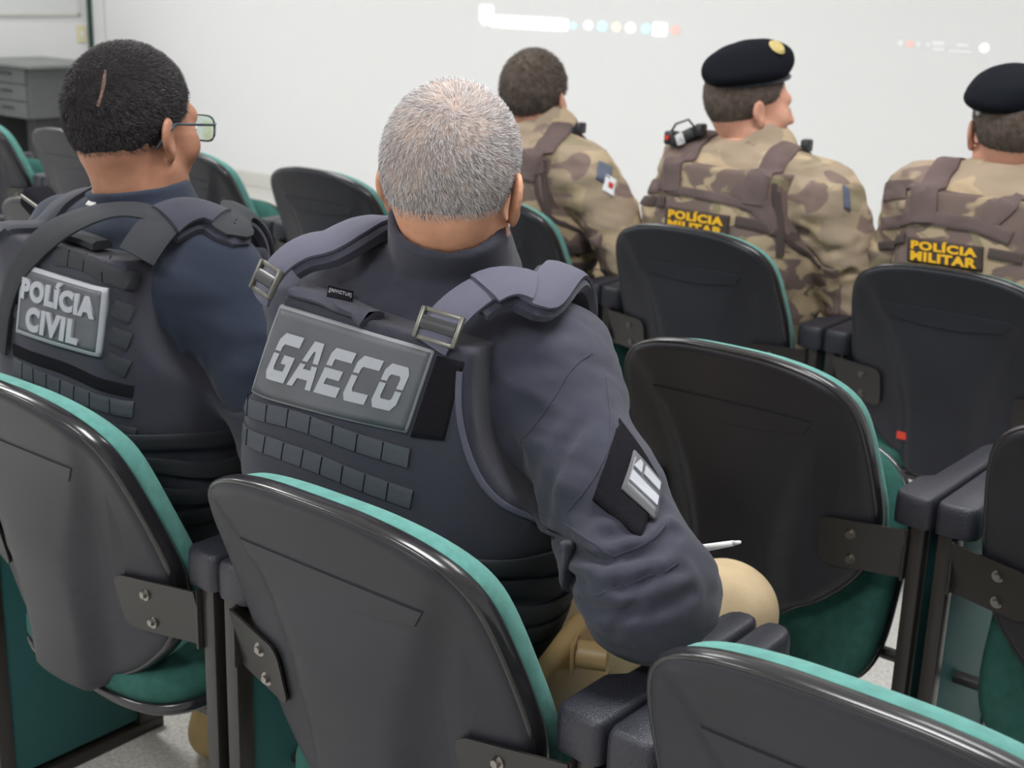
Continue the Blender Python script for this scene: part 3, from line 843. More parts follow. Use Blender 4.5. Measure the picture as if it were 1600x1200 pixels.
def strands(P, F, hf, n, L, wid, mats_w, whorl, cen, lift=0.35, keep=None, seed=1):
    """short hairs as thin slivers rooted on the cap mesh; returns verts, tris, material index"""
    rng = np.random.default_rng(seed)
    A = P[F]; c = A.mean(1); nr = np.cross(A[:, 2] - A[:, 0], A[:, 3] - A[:, 1]); ar = np.linalg.norm(nr, axis=1)
    if keep is not None: ar = ar * keep(c)
    idx = rng.choice(len(F), n, p=ar / ar.sum())
    wts = rng.dirichlet((1, 1, 1, 1), n)
    root = (A[idx] * wts[:, :, None]).sum(1)
    N = grad(hf, root, 0.002)
    T = root - whorl; T = T - N * (T * N).sum(1)[:, None]; T /= np.linalg.norm(T, axis=1)[:, None] + 1e-9
    sw = np.cross(N, T)
    T = T + sw * 0.45 + rng.normal(0, 0.35, (n, 3)); T = T - N * (T * N).sum(1)[:, None]; T /= np.linalg.norm(T, axis=1)[:, None] + 1e-9
    D = T + N * (lift + rng.uniform(-0.15, 0.25, n))[:, None]; D /= np.linalg.norm(D, axis=1)[:, None]
    ln = L * rng.uniform(0.6, 1.2, n)
    tip = root + D * ln[:, None]; mid = root + (D + N * 0.25) * (ln * 0.5)[:, None]
    W = np.cross(D, N + rng.normal(0, 0.6, (n, 3))); W /= np.linalg.norm(W, axis=1)[:, None]
    W *= wid / 2
    Pq = np.stack([root - W, root + W, mid + W * 0.8, mid - W * 0.8, tip + W * 0.2, tip - W * 0.2], 1).reshape(-1, 3)
    b_ = np.arange(n)[:, None] * 6
    Fq = np.concatenate([b_ + np.array([[0, 1, 2, 3]]), b_ + np.array([[3, 2, 4, 5]])])
    mi = rng.choice(len(mats_w), n, p=np.array(mats_w) / sum(mats_w))
    return Pq, Fq, np.concatenate([mi, mi]) + 1

def person(spec):
    """builds body, hair, shirt, vest, trousers and boots; returns dict with root and surfaces"""
    g = spec.get
    base = np.array(spec['base'], float)
    origin = np.array([base[0], base[1], 0.0])
    root = empty('person', tuple(origin)); tag(root, spec['label'], 'person')
    hT, hB = spec['res']
    TR = rotm(spec['yaw'], -spec['lean'], spec['roll']); TO = base          # torso frame; +lean tips forward
    W = lambda *p: TO + TR @ np.array(p, float)
    wd = g('width', 1.0)
    shw = 0.175 * wd
    NB = W(0, 0.0, 0.53)
    SR, SL = W(*g('shR', (shw, 0.0, 0.44))), W(*g('shL', (-shw, 0.0, 0.44)))
    torso_l = [ell((0, 0.0, 0.03), (0.165 * wd, 0.125, 0.13)), ell((0, 0.012, 0.18), (0.150 * wd, 0.120, 0.17)), ell((0, 0.0, 0.34), (0.168 * wd, 0.118, 0.18)),
               rc((-0.10 * wd, -0.02, 0.405), (0.10 * wd, -0.02, 0.405), 0.080, 0.080),
               rc((0, -0.01, g('trapz', 0.475)), (0.14 * wd, -0.005, 0.43), 0.050, 0.052), rc((0, -0.01, g('trapz', 0.475)), (-0.14 * wd, -0.005, 0.43), 0.050, 0.052)]
    torso = xf(su(torso_l, 0.05), TR, TO)
    hf, ears = head_prims(g('headw', 1.0))
    HR = rotm(*spec['head_rot']); HO = np.array(spec['head'], float)
    Hw = lambda *p: HO + HR @ np.array(p, float)
    headW = xf(hf, HR, HO)
    earW = [xf(e, HR, HO) for e in ears]
    neck = rc(Hw(0, -0.028, -0.04), NB + TR @ np.array((0, -0.005, 0.0)), 0.055, 0.062)
    arms_b, arms_c = [], []
    hands = []
    for side, S_ in (('R', SR), ('L', SL)):
        E, Wr = np.array(spec['elbow' + side], float), np.array(spec['wrist' + side], float)
        sg = 1 if side == 'R' else -1
        arms_b += [rc(S_, E, 0.052, 0.040), rc(E, Wr, 0.040, 0.026)]
        sl = g('sleeve', 1.0)
        mid = S_ * 0.45 + E * 0.55
        arms_c.append((rc(S_, mid, 0.070 * sl, 0.066 * sl), rc(mid, E, 0.066 * sl, g('elbow_r', 0.062) * sl), rc(E, Wr * 0.8 + E * 0.2, g('elbow_r', 0.062) * sl, 0.046 * sl), E, Wr, S_))
        fd = (Wr - E); fd /= np.linalg.norm(fd)
        hands.append(hand_prims(Wr + fd * 0.012, fd + np.array(spec.get('handbend', (0, 0, -0.2))), TR @ np.array((-sg, 0.0, 0.3)), TR @ np.array((0, 0, 1.0)), g('curl', 0.5)))
    legs_b, legs_c, boots, shins = [], [], [], []
    for side in 'RL':
        sg = 1 if side == 'R' else -1
        Hp = W(sg * 0.095, 0.02, 0.0); K = np.array(spec['knee' + side], float); A = np.array(spec['ankle' + side], float)
        legs_b += [rc(Hp, K, 0.065, 0.038), rc(K, A, 0.036, 0.028)]
        legs_c += [rc(Hp, K, 0.092, 0.068), rc(K, A, 0.066, 0.056)]
        fw = np.array(spec.get('footdir', (0, 1, 0)), float); fw /= np.linalg.norm(fw)
        boots.append(su([rc(A + (0, 0, 0.05), (A[0], A[1], 0.06), 0.052, 0.050), rc((A[0] - fw[0] * 0.02, A[1] - fw[1] * 0.02, 0.042), (A[0] + fw[0] * 0.17, A[1] + fw[1] * 0.17, 0.036), 0.042, 0.036)], 0.03))
    bodyf = su([torso, neck] + arms_b + legs_b, 0.03)
    # body: fine head and hands, coarser trunk and limbs, one mesh
    headneck = su([su([headW, neck], 0.03)] + earW, 0.006)
    lo, hi = HO - 0.16, HO + 0.16
    lo[2] = min(HO[2] - 0.15, NB[2] + 0.0)
    parts = [nets(inter(headneck, half((0, 0, -1), -(NB[2] - 0.005)), 0.004), lo, hi, hT)]
    allp = np.array([SR, SL, spec['elbowR'], spec['elbowL'], spec['wristR'], spec['wristL'], spec['kneeR'], spec['kneeL'], spec['ankleR'], spec['ankleL']], float)
    parts.append(nets(inter(bodyf, half((0, 0, 1), NB[2] + 0.02), 0.004), np.minimum(allp.min(0), W(0, 0, 0)) - 0.2, np.maximum(allp.max(0), NB) + 0.15, 0.014))
    for hnd, k_ in zip(hands, 'RL'):
        wr = np.array(spec['wrist' + k_]); parts.append(nets(hnd, wr - 0.17, wr + 0.17, 0.0045))
    P, F = join(parts)
    body = mesh_from('body', P, F, M[spec['skin']], root, origin)
    # eyes
    for sg in (-1, 1):
        b = bmesh.new(); bmesh.ops.create_uvsphere(b, u_segments=16, v_segments=12, radius=0.0115)
        for v in b.verts: v.co = Vector(Hw(sg * 0.031, 0.083, 0.001)) + v.co - Vector(origin)
        obj('eye', b, M['eyew'], root, smooth=True)
    # hair cap
    cranial = offs(headW, g('hairthick', 0.004))
    def hairclip(p):
        q = (p - HO) @ HR
        x, y, z = q[:, 0], q[:, 1], q[:, 2]
        low = np.interp(y, [-0.12, -0.05, -0.028, -0.008, 0.022, 0.042, 0.060, 0.075], [g('nape', -0.058), g('nape', -0.058) + 0.006, -0.044, 0.004, 0.012, 0.022, 0.056, 0.078])
        return np.maximum(low - z, (y - 0.078)) * 0.75
    hairf = inter(cranial, hairclip, 0.006)
    if g('cap') : hairf = inter(hairf, lambda p: ((p - HO) @ HR)[:, 2] - 0.075, 0.006)
    HP, HF = nets(hairf, HO - 0.15, HO + 0.15, hT)
    if g('hairnoise'): HP = HP + grad(headW, HP) * (fnoise(HP, 190, 3) * g('hairnoise'))[:, None]
    whorl = Hw(*g('whorl', (0.01, -0.07, 0.10)))
    mats = [M[spec['scalp']]] + [M[x] for x, _ in spec['hairmats']]
    if g('nstr'):
        thin = g('thin')
        SP, SF_, mi = strands(HP, HF, cranial, spec['nstr'], spec['hairlen'], spec['hairwid'], [x for _, x in spec['hairmats']], whorl, HO, g('hairlift', 0.35), keep=(lambda c: thin((c - HO) @ HR)) if thin else None, seed=spec['seed'])
        P2, F2 = join([(HP, HF), (SP, SF_)])
        hair = mesh_from('hair', P2, F2, mats, root, origin)
        idx = np.zeros(len(F2), np.int32)
        if len(hair.data.polygons) == len(F2): idx[len(HF):] = mi; hair.data.polygons.foreach_set('material_index', idx)
    else:
        hair = mesh_from('hair', HP, HF, mats[0], root, origin)
    # shirt
    sh_t = offs(torso, g('shirt_off', 0.012))
    arms = []
    for a1, a2, a3, E, Wr, S_ in arms_c: arms.append(su([a1, a2, a3], 0.02))
    wr_amp = g('wrinkle', 0.004)
    armsU = su(arms, 0.02)
    creases = []
    base0 = lambda p: smin(sh_t(p), armsU(p), 0.045)
    for line in g('folds', []):
        q = [ray_hit(base0, *c) for c in line[0]]
        creases += [(a_, b_, line[1], line[2]) for a_, b_ in zip(q, q[1:])]
    cr_a = np.array([c[0] for c in creases]).reshape(-1, 3); cr_b = np.array([c[1] for c in creases]).reshape(-1, 3)
    groups = {}
    for c in creases: groups.setdefault((c[2], c[3], len([0 for l in g('folds', []) if l[1] == c[2] and l[2] == c[3]])), []).append(c)
    def shirt(p):
        d = smin(sh_t(p), armsU(p), 0.045)
        t_ = p @ np.array((0.35, 0.3, 1.0))
        d = d + wr_amp * fnoise(p, 34, spec['seed']) + g('fine', 0.0) * fnoise(p, 130, spec['seed'] + 2) + wr_amp * 0.6 * fnoise(p * np.array((0.6, 0.6, 1.6)), 70, spec['seed'] + 5)
        for (r_, dep, _n), cs_ in groups.items():
            e = np.min([rc(a, b_, 0, 0)(p) for a, b_, _1, _2 in cs_], axis=0)
            d = d + dep * np.exp(-(e / r_) ** 2) - 0.45 * dep * np.exp(-((e - 2.1 * r_) / r_) ** 2)
        return d
    # collar
    nt_ = Hw(0, -0.028, -0.04); ax = (nt_ - NB) / np.linalg.norm(nt_ - NB)
    ct = NB + ax * g('collar_h', 0.022)
    cax = ax + TR @ np.array((0, g('collar_tilt', 0.30), 0)); cax = cax / np.linalg.norm(cax)
    cflare = g('collar_flare', 0.018)
    col_o = inter(rc(NB - ax * 0.04, nt_ + ax * 0.02, 0.064 + cflare, 0.055 + 0.013), half(cax, float(cax @ ct)), 0.004)
    col_i = rc(NB - ax * 0.04, nt_ + ax * 0.06, 0.066, 0.055)
    def colf(p): return np.maximum(col_o(p) , -np.maximum(col_i(p), (cax @ ct - 0.02) - p @ cax)) + 0.0008 * fnoise(p, 60, spec['seed'])
    shirtc = lambda p: smin(shirt(p), colf(p), 0.010)
    alo = np.minimum.reduce([SR, SL, spec['elbowR'], spec['elbowL'], spec['wristR'], spec['wristL'], W(0, 0, 0)]) - 0.16
    ahi = np.maximum.reduce([SR, SL, spec['elbowR'], spec['elbowL'], spec['wristR'], spec['wristL'], ct]) + 0.10
    # open the cuffs
    def cuffcut(p):
        d = np.full(len(p), 1.0)
        for a1, a2, a3, E, Wr, S_ in arms_c:
            ad = (Wr - E) / np.linalg.norm(Wr - E); q = p - Wr
            near = np.linalg.norm(q, axis=1) - 0.09
            d = np.minimum(d, np.maximum(-(q @ ad) - 0.035, near))
        return d
    if g('short_sleeve'):
        def cuff2(p):
            d = np.full(len(p), 1.0)
            for a1, a2, a3, E, Wr, S_ in arms_c:
                q = p - E; ad = (E - S_) / np.linalg.norm(E - S_)
                d = np.minimum(d, np.maximum(np.maximum(-(q @ ad) - 0.02, 0) * 0 + -(q @ ad) - 0.045, a3(p) - 0.02))
            return d
        shm = sub(shirtc, cuffcut, 0.004)
    else:
        shm = sub(shirtc, cuffcut, 0.004)
    P, F = nets(inter(shm, half(-TR[:, 2], -float(TR[:, 2] @ W(0, 0, -0.03))), 0.006), alo, ahi, hB)
    sh = mesh_from('shirt', P, F, M[spec['shirt']], root, origin)
    # trousers
    pel = xf(ell((0, 0.0, 0.0), (0.185 * wd, 0.14, 0.13)), TR, TO)
    trf = su([pel] + legs_c, 0.04)
    trw = lambda p: np.maximum(trf(p) + 0.004 * fnoise(p, 30, 2), 0.11 - p[:, 2])
    P, F = nets(inter(trw, half((0, 0, 1), base[2] + 0.08), 0.006), np.minimum(allp[6:].min(0), W(0, 0, 0)) - 0.2, np.maximum(allp[6:].max(0), W(0, 0, 0)) + 0.2, 0.010)
    mesh_from('trousers', P, F, M[spec['trousers']], root, origin)
    for k_, bf in zip('RL', boots):
        A = np.array(spec['ankle' + k_]); P, F = nets(bf, A - (0.15, 0.25, A[2] - 0.0 + 0.02), A + (0.15, 0.28, 0.16), 0.008)
        mesh_from('boot', P, F, M[g('boots', 'boot')], root, origin)
    # vest
    vw = g('vestoff', 0.030)
    vt = xf(su([ell((0, 0.0, 0.10), (0.165 * wd, 0.135, 0.15)), ell((0, 0.005, 0.20), (0.165 * wd, 0.130, 0.17)), ell((0, 0.0, 0.33), (0.172 * wd, 0.125, 0.18)), box((0, -0.012, 0.345), (0.152 * wd, 0.120, 0.155), 0.05),
                rc((-0.09 * wd, -0.03, 0.43), (0.09 * wd, -0.03, 0.43), 0.072, 0.072)], 0.05), TR, TO)
    ah = g('armhole', (0.250, 0.46, 0.108, 0.20))
    cuts = [xf(ell((sg * ah[0] * wd, 0, ah[1]), (ah[2], 0.5, ah[3])), TR, TO) for sg in (-1, 1)]
    neckcut = xf(ell((0, -0.05, g('neckz', 0.60)), (0.105, 0.5, 0.105)), TR, TO)
    def vest0(p):
        d = smin(vt(p) - vw, shirt(p) - 0.008, 0.02)
        return d
    def vest(p):
        d = vest0(p)
        q = (p - TO) @ TR
        for c in cuts: d = -smin(-d, c(p), 0.005)
        d = -smin(-d, neckcut(p), 0.006)
        d = np.maximum(d, q[:, 2] - 0.47); d = np.maximum(d, g('vestlow', 0.02) - q[:, 2])
        d = np.maximum(d, np.abs(q[:, 0]) - 0.30)
        return d + 0.0016 * fnoise(p, 45, spec['seed'] + 9)
    P, F = nets(vest, W(0, 0, 0.25) - 0.42, W(0, 0, 0.25) + 0.42, hB)
    vo = mesh_from('tactical_vest', P, F, M[spec['vest']], root, origin)
    outer = lambda p: smin(shirt(p), vest(p), 0.012)
    return dict(base0=base0, ah=ah, wd=wd, core=(lambda p: vt(p) - vw - 0.003), root=root, o=origin, vest=vest, vest0=vest0, shirt=shirt, outer=outer, W=W, Hw=Hw, HR=HR, HO=HO, TR=TR, TO=TO, head=headneck, NB=NB, armsU=armsU, elbowR=np.array(spec['elbowR']), SR=SR)

def backpt(d, f, x, z):
    """point on the back surface at torso coordinates x, z"""
    p = d['W'](x, -0.35, z); n = d['TR'][:, 1]
    for _ in range(200):
        v = float(f(p[None])[0])
        if v < 0.0005: break
        p = p + n * v * 0.7
    return p
def row(d, f, name, x0, x1, z, wid, th, m, dz=0.0, lift=0.0, cells=0, n=14):
    pts = [backpt(d, f, x0 + (x1 - x0) * k / n, z + dz * k / n) for k in range(n + 1)]
    o = ribbon(name, f, pts, wid, th, m, d['root'], d['o'], lift)
    if cells:
        q = resample(pts, 60)
        up = d['TR'][:, 2]
        pass
    return o
def px_ribbon(d, f, name, px, wid, th, m, lift=0.0, hug=1.0, extra_start=(), extra_end=(), widths=None, parent=None):
    pts = list(extra_start) + [ray_hit(f, *q) for q in px] + list(extra_end)
    pts = [p for p in pts if p is not None]
    return ribbon(name, f, pts, wid, th, m, parent or d['root'], d['o'], lift, hug=hug, widths=widths)
def px_patch(f, corners, **k):
    return Patch(f, [ray_hit(f, *c) for c in corners], **k)
#PEOPLE
K = [0, 0]
GA = person(dict(label='seated person with short grey hair and black vest with a GAECO back patch', seed=1, res=(0.0036, 0.0058),
    base=(-0.165, 0.210, 0.515), yaw=0.20, lean=0.05, roll=0.12, width=1.16, armhole=(0.224, 0.47, 0.132, 0.20), shR=(0.165, -0.01, 0.425), shL=(-0.185, 0.0, 0.43), vestoff=0.034, head=(-0.093, 0.232, 1.138), head_rot=(0.42, -0.10, 0.02), headw=1.0,
    elbowR=(0.270, 0.165, 0.722), wristR=(0.135, 0.330, 0.720), elbowL=(-0.335, 0.24, 0.72), wristL=(-0.13, 0.43, 0.70),
    kneeR=(0.125, 0.62, 0.487), kneeL=(-0.17, 0.64, 0.50), ankleR=(0.17, 0.60, 0.10), ankleL=(-0.18, 0.60, 0.10),
    skin='skin1', scalp='scalp1', hairmats=[('hairw', 0.62), ('hairg', 0.32), ('hairk', 0.06)], nstr=26000, hairlen=0.008, hairwid=0.00042, hairthick=0.0025, whorl=(0.018, -0.085, 0.085),
    shirt='bkcloth', trousers='tan', vest='bkcloth2', wrinkle=0.0045, folds=[
        [((826, 800), (880, 850), (950, 880), (1025, 862), (1052, 830)), 0.008, 0.0070], [((860, 862), (905, 905), (980, 918), (1062, 890)), 0.007, 0.0055],
        [((885, 915), (930, 952), (1010, 957), (1078, 925)), 0.0075, 0.0050], [((905, 665), (866, 740), (852, 800)), 0.009, 0.0035], [((1040, 792), (1000, 828), (950, 838)), 0.0085, 0.0045],
        [((960, 985), (1000, 930), (1015, 885)), 0.0065, 0.0035], [((765, 600), (790, 680), (812, 716)), 0.0095, 0.0040], [((650, 430), (690, 420), (740, 440)), 0.0085, 0.0030]], sleeve=1.05, collar_h=0.075, collar_flare=0.024, fine=0.0008, thin=lambda q: 0.5 + 0.5 * np.clip((np.linalg.norm(q - np.array((0.0, -0.02, 0.12)), axis=1) - 0.03) / 0.07, 0, 1), elbow_r=0.072, nape=-0.066, shirt_off=0.014))
CI = person(dict(label='seated person in spectacles with black hair and a POLÍCIA CIVIL back patch', seed=2, res=(0.0040, 0.0065),
    base=(-0.735, 0.200, 0.515), yaw=0.0, lean=0.05, roll=0.02, width=1.06, head=(-0.735, 0.230, 1.150), head_rot=(0.12, -0.05, 0.0), headw=0.95,
    elbowR=(-0.415, 0.250, 0.700), wristR=(-0.57, 0.46, 0.70), elbowL=(-1.00, 0.25, 0.70), wristL=(-0.80, 0.46, 0.70),
    kneeR=(-0.48, 0.63, 0.490), kneeL=(-0.80, 0.64, 0.49), ankleR=(-0.50, 0.52, 0.10), ankleL=(-0.76, 0.375, 0.10),
    skin='skin2', scalp='scalp2', hairmats=[('hairk', 0.95), ('hairb', 0.05)], nstr=26000, hairlen=0.006, hairwid=0.0004, hairthick=0.003, hairnoise=0.0012, whorl=(-0.01, -0.08, 0.09), hairlift=0.5,
    shirt='knit', trousers='tan', vest='bkcloth2', wrinkle=0.0030, folds=[[((250, 560), (292, 605), (318, 670)), 0.008, 0.005], [((300, 560), (335, 615), (350, 680)), 0.009, 0.004], [((255, 500), (275, 560), (290, 590)), 0.0075, 0.003]], sleeve=0.98, collar_h=0.020, shirt_off=0.012))
P1 = person(dict(label='bareheaded seated person in camouflage uniform with short brown hair', seed=3, res=(0.0060, 0.0085),
    base=(-1.335, 1.975, 0.470), yaw=-0.12, lean=0.05, roll=0.03, width=1.0, shR=(0.195, 0, 0.42), head=(-1.345, 2.005, 1.070), head_rot=(0.20, -0.03, 0.0),
    elbowR=(-0.985, 1.99, 0.665), wristR=(-1.12, 2.20, 0.69), elbowL=(-1.60, 2.05, 0.68), wristL=(-1.42, 2.25, 0.68),
    kneeR=(-1.12, 2.42, 0.50), kneeL=(-1.44, 2.42, 0.50), ankleR=(-1.12, 2.38, 0.10), ankleL=(-1.44, 2.38, 0.10),
    skin='skin3', scalp='scalp3', hairmats=[('hairb', 0.7), ('hairk', 0.3)], nstr=5000, hairlen=0.012, hairwid=0.0012, hairthick=0.008, hairnoise=0.0015,
    shirt='camo', trousers='camo', vest='camov', wrinkle=0.006, sleeve=1.12, collar_h=0.022, shirt_off=0.018, vestoff=0.026, collar_tilt=0.2, boots='deskd'))
P2 = person(dict(label='seated person in camouflage and black beret, middle of the three in camouflage', seed=4, res=(0.0055, 0.0080),
    base=(-0.650, 1.975, 0.485), yaw=-0.10, lean=0.05, roll=0.0, width=1.12, shL=(-0.185, 0, 0.45), shR=(0.235, 0, 0.42), head=(-0.665, 1.995, 1.100), head_rot=(-0.68, 0.0, 0.0),
    elbowR=(-0.345, 2.02, 0.665), wristR=(-0.44, 2.22, 0.69), elbowL=(-0.945, 2.05, 0.68), wristL=(-0.76, 2.25, 0.68),
    kneeR=(-0.46, 2.42, 0.50), kneeL=(-0.78, 2.42, 0.50), ankleR=(-0.46, 2.38, 0.10), ankleL=(-0.78, 2.38, 0.10),
    skin='skin3', scalp='scalp3', hairmats=[('hairb', 0.6), ('hairk', 0.4)], nstr=4000, hairlen=0.005, hairwid=0.0010, hairthick=0.004, cap=True,
    shirt='camo', trousers='camo', vest='camov', wrinkle=0.006, sleeve=1.15, collar_h=0.022, shirt_off=0.018, vestoff=0.026, collar_tilt=0.2, boots='deskd',
    folds=[[((1240, 400), (1275, 430), (1330, 425)), 0.009, 0.007], [((1250, 360), (1290, 395), (1340, 380)), 0.010, 0.006], [((1265, 300), (1240, 350), (1245, 390)), 0.010, 0.004]]))
P3 = person(dict(label='seated person in camouflage and black beret cut by the right photo edge', seed=5, res=(0.0055, 0.0085),
    base=(-0.005, 1.965, 0.495), yaw=0.05, lean=0.05, roll=0.0, width=1.12, shL=(-0.190, 0, 0.435), head=(-0.018, 1.990, 1.098), head_rot=(0.55, -0.02, 0.0),
    elbowR=(0.36, 2.02, 0.68), wristR=(0.22, 2.22, 0.69), elbowL=(-0.270, 2.04, 0.68), wristL=(-0.10, 2.25, 0.68),
    kneeR=(0.18, 2.42, 0.50), kneeL=(-0.14, 2.42, 0.50), ankleR=(0.18, 2.38, 0.10), ankleL=(-0.14, 2.38, 0.10),
    skin='skin3', scalp='scalp3', hairmats=[('hairb', 0.6), ('hairk', 0.4)], nstr=4000, hairlen=0.005, hairwid=0.0010, hairthick=0.004, cap=True,
    shirt='camo', trousers='camo', vest='camov', wrinkle=0.006, sleeve=1.15, collar_h=0.022, shirt_off=0.018, vestoff=0.026, collar_tilt=0.2, boots='deskd'))
# ------------------------------------------------------------------ straps, patches, berets and small gear
def strap_px(d, px, x, m, width=0.047, thick=0.005, lift=0.001, pad=True):
    f = d['vest0']
    front = project(f, np.array([d['W'](*q) for q in ((x, 0.08, 0.54), (x, 0.16, 0.46), (x, 0.20, 0.40))]), 0, 12)
    pts = [ray_hit(f, *c) for c in px] + list(front)
    if pad: ribbon('shoulder_pad', f, pts[2:], 0.062, 0.016, M['bkcloth'], d['root'], d['o'], -0.012); lift += 0.004
    return ribbon('shoulder_strap', f, pts, width, thick, m, d['root'], d['o'], lift), pts
def strap(d, x, m, width=0.045, thick=0.004, name='shoulder_strap', zb=0.42, zf=0.40, lift=0.001, x2=None, ylift=0.0):
    x2 = x if x2 is None else x2
    L = [(x, -0.22, zb), (x, -0.19, (zb + 0.49) / 2), (x, -0.15, 0.49), ((x + x2) / 2, -0.08, 0.56 + ylift), (x2, 0.0, 0.58 + ylift), (x2, 0.08, 0.54), (x2, 0.16, 0.46), (x2, 0.20, zf)]
    pts = project(d['outer'], np.array([d['W'](*q) for q in L]), 0, 12)
    return ribbon(name, d['outer'], pts, width, thick, m, d['root'], d['o'], lift), pts
def frame_at(d, p, f=None):
    f = f or d['outer']
    N = grad(f, np.array([p]), 0.008)[0]; U = d['TR'][:, 2]; U = U - N * (U @ N); U /= np.linalg.norm(U); R = np.cross(U, N)
    return np.stack([R, N, U], 1)          # columns: right, outward normal, up
def put(bm, Rm, p, o):
    for v in bm.verts: v.co = Vector(Rm @ np.array(v.co) + np.array(p) - np.array(o))
def buckle(d, p, w_=0.05, h_=0.036, parent=None, twist=0.0, f=None, m='bkplastic', edge='bucklerim'):
    Rm = frame_at(d, p, f) @ np.array(Matrix.Rotation(twist, 3, 'Y'))
    b = bmesh.new()
    for z in (-h_ / 2, h_ / 2): bx(b, (0, 0.007, z), (w_, 0.005, 0.006), 0.0018)
    for x in (-w_ / 2, w_ / 2): bx(b, (x, 0.008, 0), (0.006, 0.008, h_ + 0.005), 0.002)
    put(b, Rm, p, d['o']); o = obj('buckle', b, M[edge], parent or d['root'], angle=30)
    b = bmesh.new(); cyl(b, (-w_ / 2 + 0.003, 0.008, 0.001), (w_ / 2 - 0.003, 0.008, 0.001), 0.0095, seg=14)
    for v in b.verts: v.co.y = 0.007 + (v.co.y - 0.008) * 0.55
    put(b, Rm, p, d['o']); obj('buckle_bar', b, M[m], parent or d['root'], angle=40)
    return o

def binding(d, m, wid=0.008, sides=(1,)):
    ah, wd = d['ah'], d['wd']
    for s_ in sides:
        P = []
        for th in np.radians(np.linspace(-78, 40, 26)):
            x = s_ * (ah[0] * wd - (ah[2] + 0.006) * math.cos(th)); z = ah[1] + (ah[3] + 0.006) * math.sin(th)
            if z < 0.455: P.append(backpt(d, d['vest'], x, z))
        if len(P) > 3: ribbon('edge_binding', d['vest'], P, wid, 0.003, m, d['root'], d['o'], 0.0)
# ---- officer with the GAECO patch
d = GA
R0, O0 = d['root'], d['o']
s1, pL = strap_px(d, [(412, 466), (426, 434), (450, 405), (490, 385), (530, 376)], -0.11, M['web'])
s2, pR = strap_px(d, [(676, 540), (697, 505), (735, 470), (778, 448), (815, 448), (845, 465)], 0.13, M['web'])
tag(s1, 'left webbing strap'); tag(s2, 'right webbing strap')
for q, par in (((424, 440), s1), ((690, 514), s2)):
    p = ray_hit(d['vest0'], *q); buckle(d, p, 0.052, 0.034, par, f=d['vest0'])
# wide sleeve of cloth folded over the right strap
pts = [ray_hit(d['vest0'], *c) for c in ((758, 460), (778, 450), (808, 447), (832, 456))]
ribbon('strap_sleeve', d['vest0'], pts, 0.056, 0.004, M['web'], R0, O0, 0.010)
pl = [ray_hit(d['vest'], *c) for c in ((395, 462), (680, 548), (637, 675), (360, 590))]
PT = Patch(d['vest0'], pl, stiff=0.0)
patch = PT.plate('name_patch', M['edge'], R0, O0, 0.004, 30, 12); tag(patch, 'grey rubber patch reading GAECO')
PT.plate('patch_face', M['patch'], patch, O0, 0.0052, 30, 12, inset=0.012)
GL = {'G': [[(0, .62), (0, .85), (.15, 1), (1, 1), (1, .78), (.32, .78), (.26, .72), (.26, .62)], [(0, .56), (0, .15), (.15, 0), (1, 0), (1, .56), (.5, .56), (.5, .38), (.74, .38), (.74, .22), (.32, .22), (.26, .28), (.26, .56)]],
      'A': [[(.14, .56), (.30, 1), (.74, 1), (.88, .56), (.64, .56), (.55, .80), (.47, .80), (.38, .56)], [(-.05, 0), (.12, .50), (.36, .50), (.33, .40), (.68, .40), (.65, .50), (.90, .50), (1.05, 0), (.80, 0), (.74, .19), (.27, .19), (.20, 0)]],
      'E': [[(0, .62), (0, .88), (.1, 1), (1, 1), (1, .78), (.26, .78), (.26, .62)], [(0, .56), (0, 0), (1, 0), (1, .22), (.26, .22), (.26, .36), (.82, .36), (.82, .56)]],
      'C': [[(0, .62), (0, .85), (.15, 1), (1, 1), (1, .78), (.32, .78), (.26, .72), (.26, .62)], [(0, .56), (0, .15), (.15, 0), (1, 0), (1, .22), (.32, .22), (.26, .28), (.26, .56)]],
      'O': [[(0, .62), (0, .85), (.15, 1), (.85, 1), (1, .85), (1, .5), (.74, .5), (.74, .72), (.68, .78), (.32, .78), (.26, .72), (.26, .62)], [(0, .56), (0, .15), (.15, 0), (.85, 0), (1, .15), (1, .44), (.74, .44), (.74, .28), (.68, .22), (.32, .22), (.26, .28), (.26, .56)]]}
for i, chh in enumerate('GAECO'):
    u0 = 0.085 + i * 0.171; wd_ = 0.142
    polys = [[(u0 + wd_ * (x + 0.16 * (y - 0.5)), 0.775 - 0.53 * y) for x, y in poly] for poly in GL[chh]]
    PT.polys('letter_' + chh.lower(), M['ltgrey'], patch, O0, polys, 0.004, 0.0066, 4)
# small maker's label and grab handle above the patch
H0 = [ray_hit(d['outer'], *c) for c in ((462, 458), (520, 474), (578, 500))]
if all(h is not None for h in H0): ribbon('grab_handle', d['outer'], H0, 0.045, 0.008, M['bkcloth'], R0, O0, 0.003)
LB = Patch(d['outer'], [ray_hit(d['outer'], *c) for c in ((512, 461), (551, 470), (549, 486), (509, 477))], stiff=0.0, lift=0.011)
lb = LB.plate('woven_label', M['velcro'], R0, O0, 0.002, 6, 4)
LB.text('label_lettering', '[INVICTUS]', M['ltgrey'], lb, O0, 0.06, 0.94, 0.28, 0.72, 0.001, 0.0028, bold=0.01)
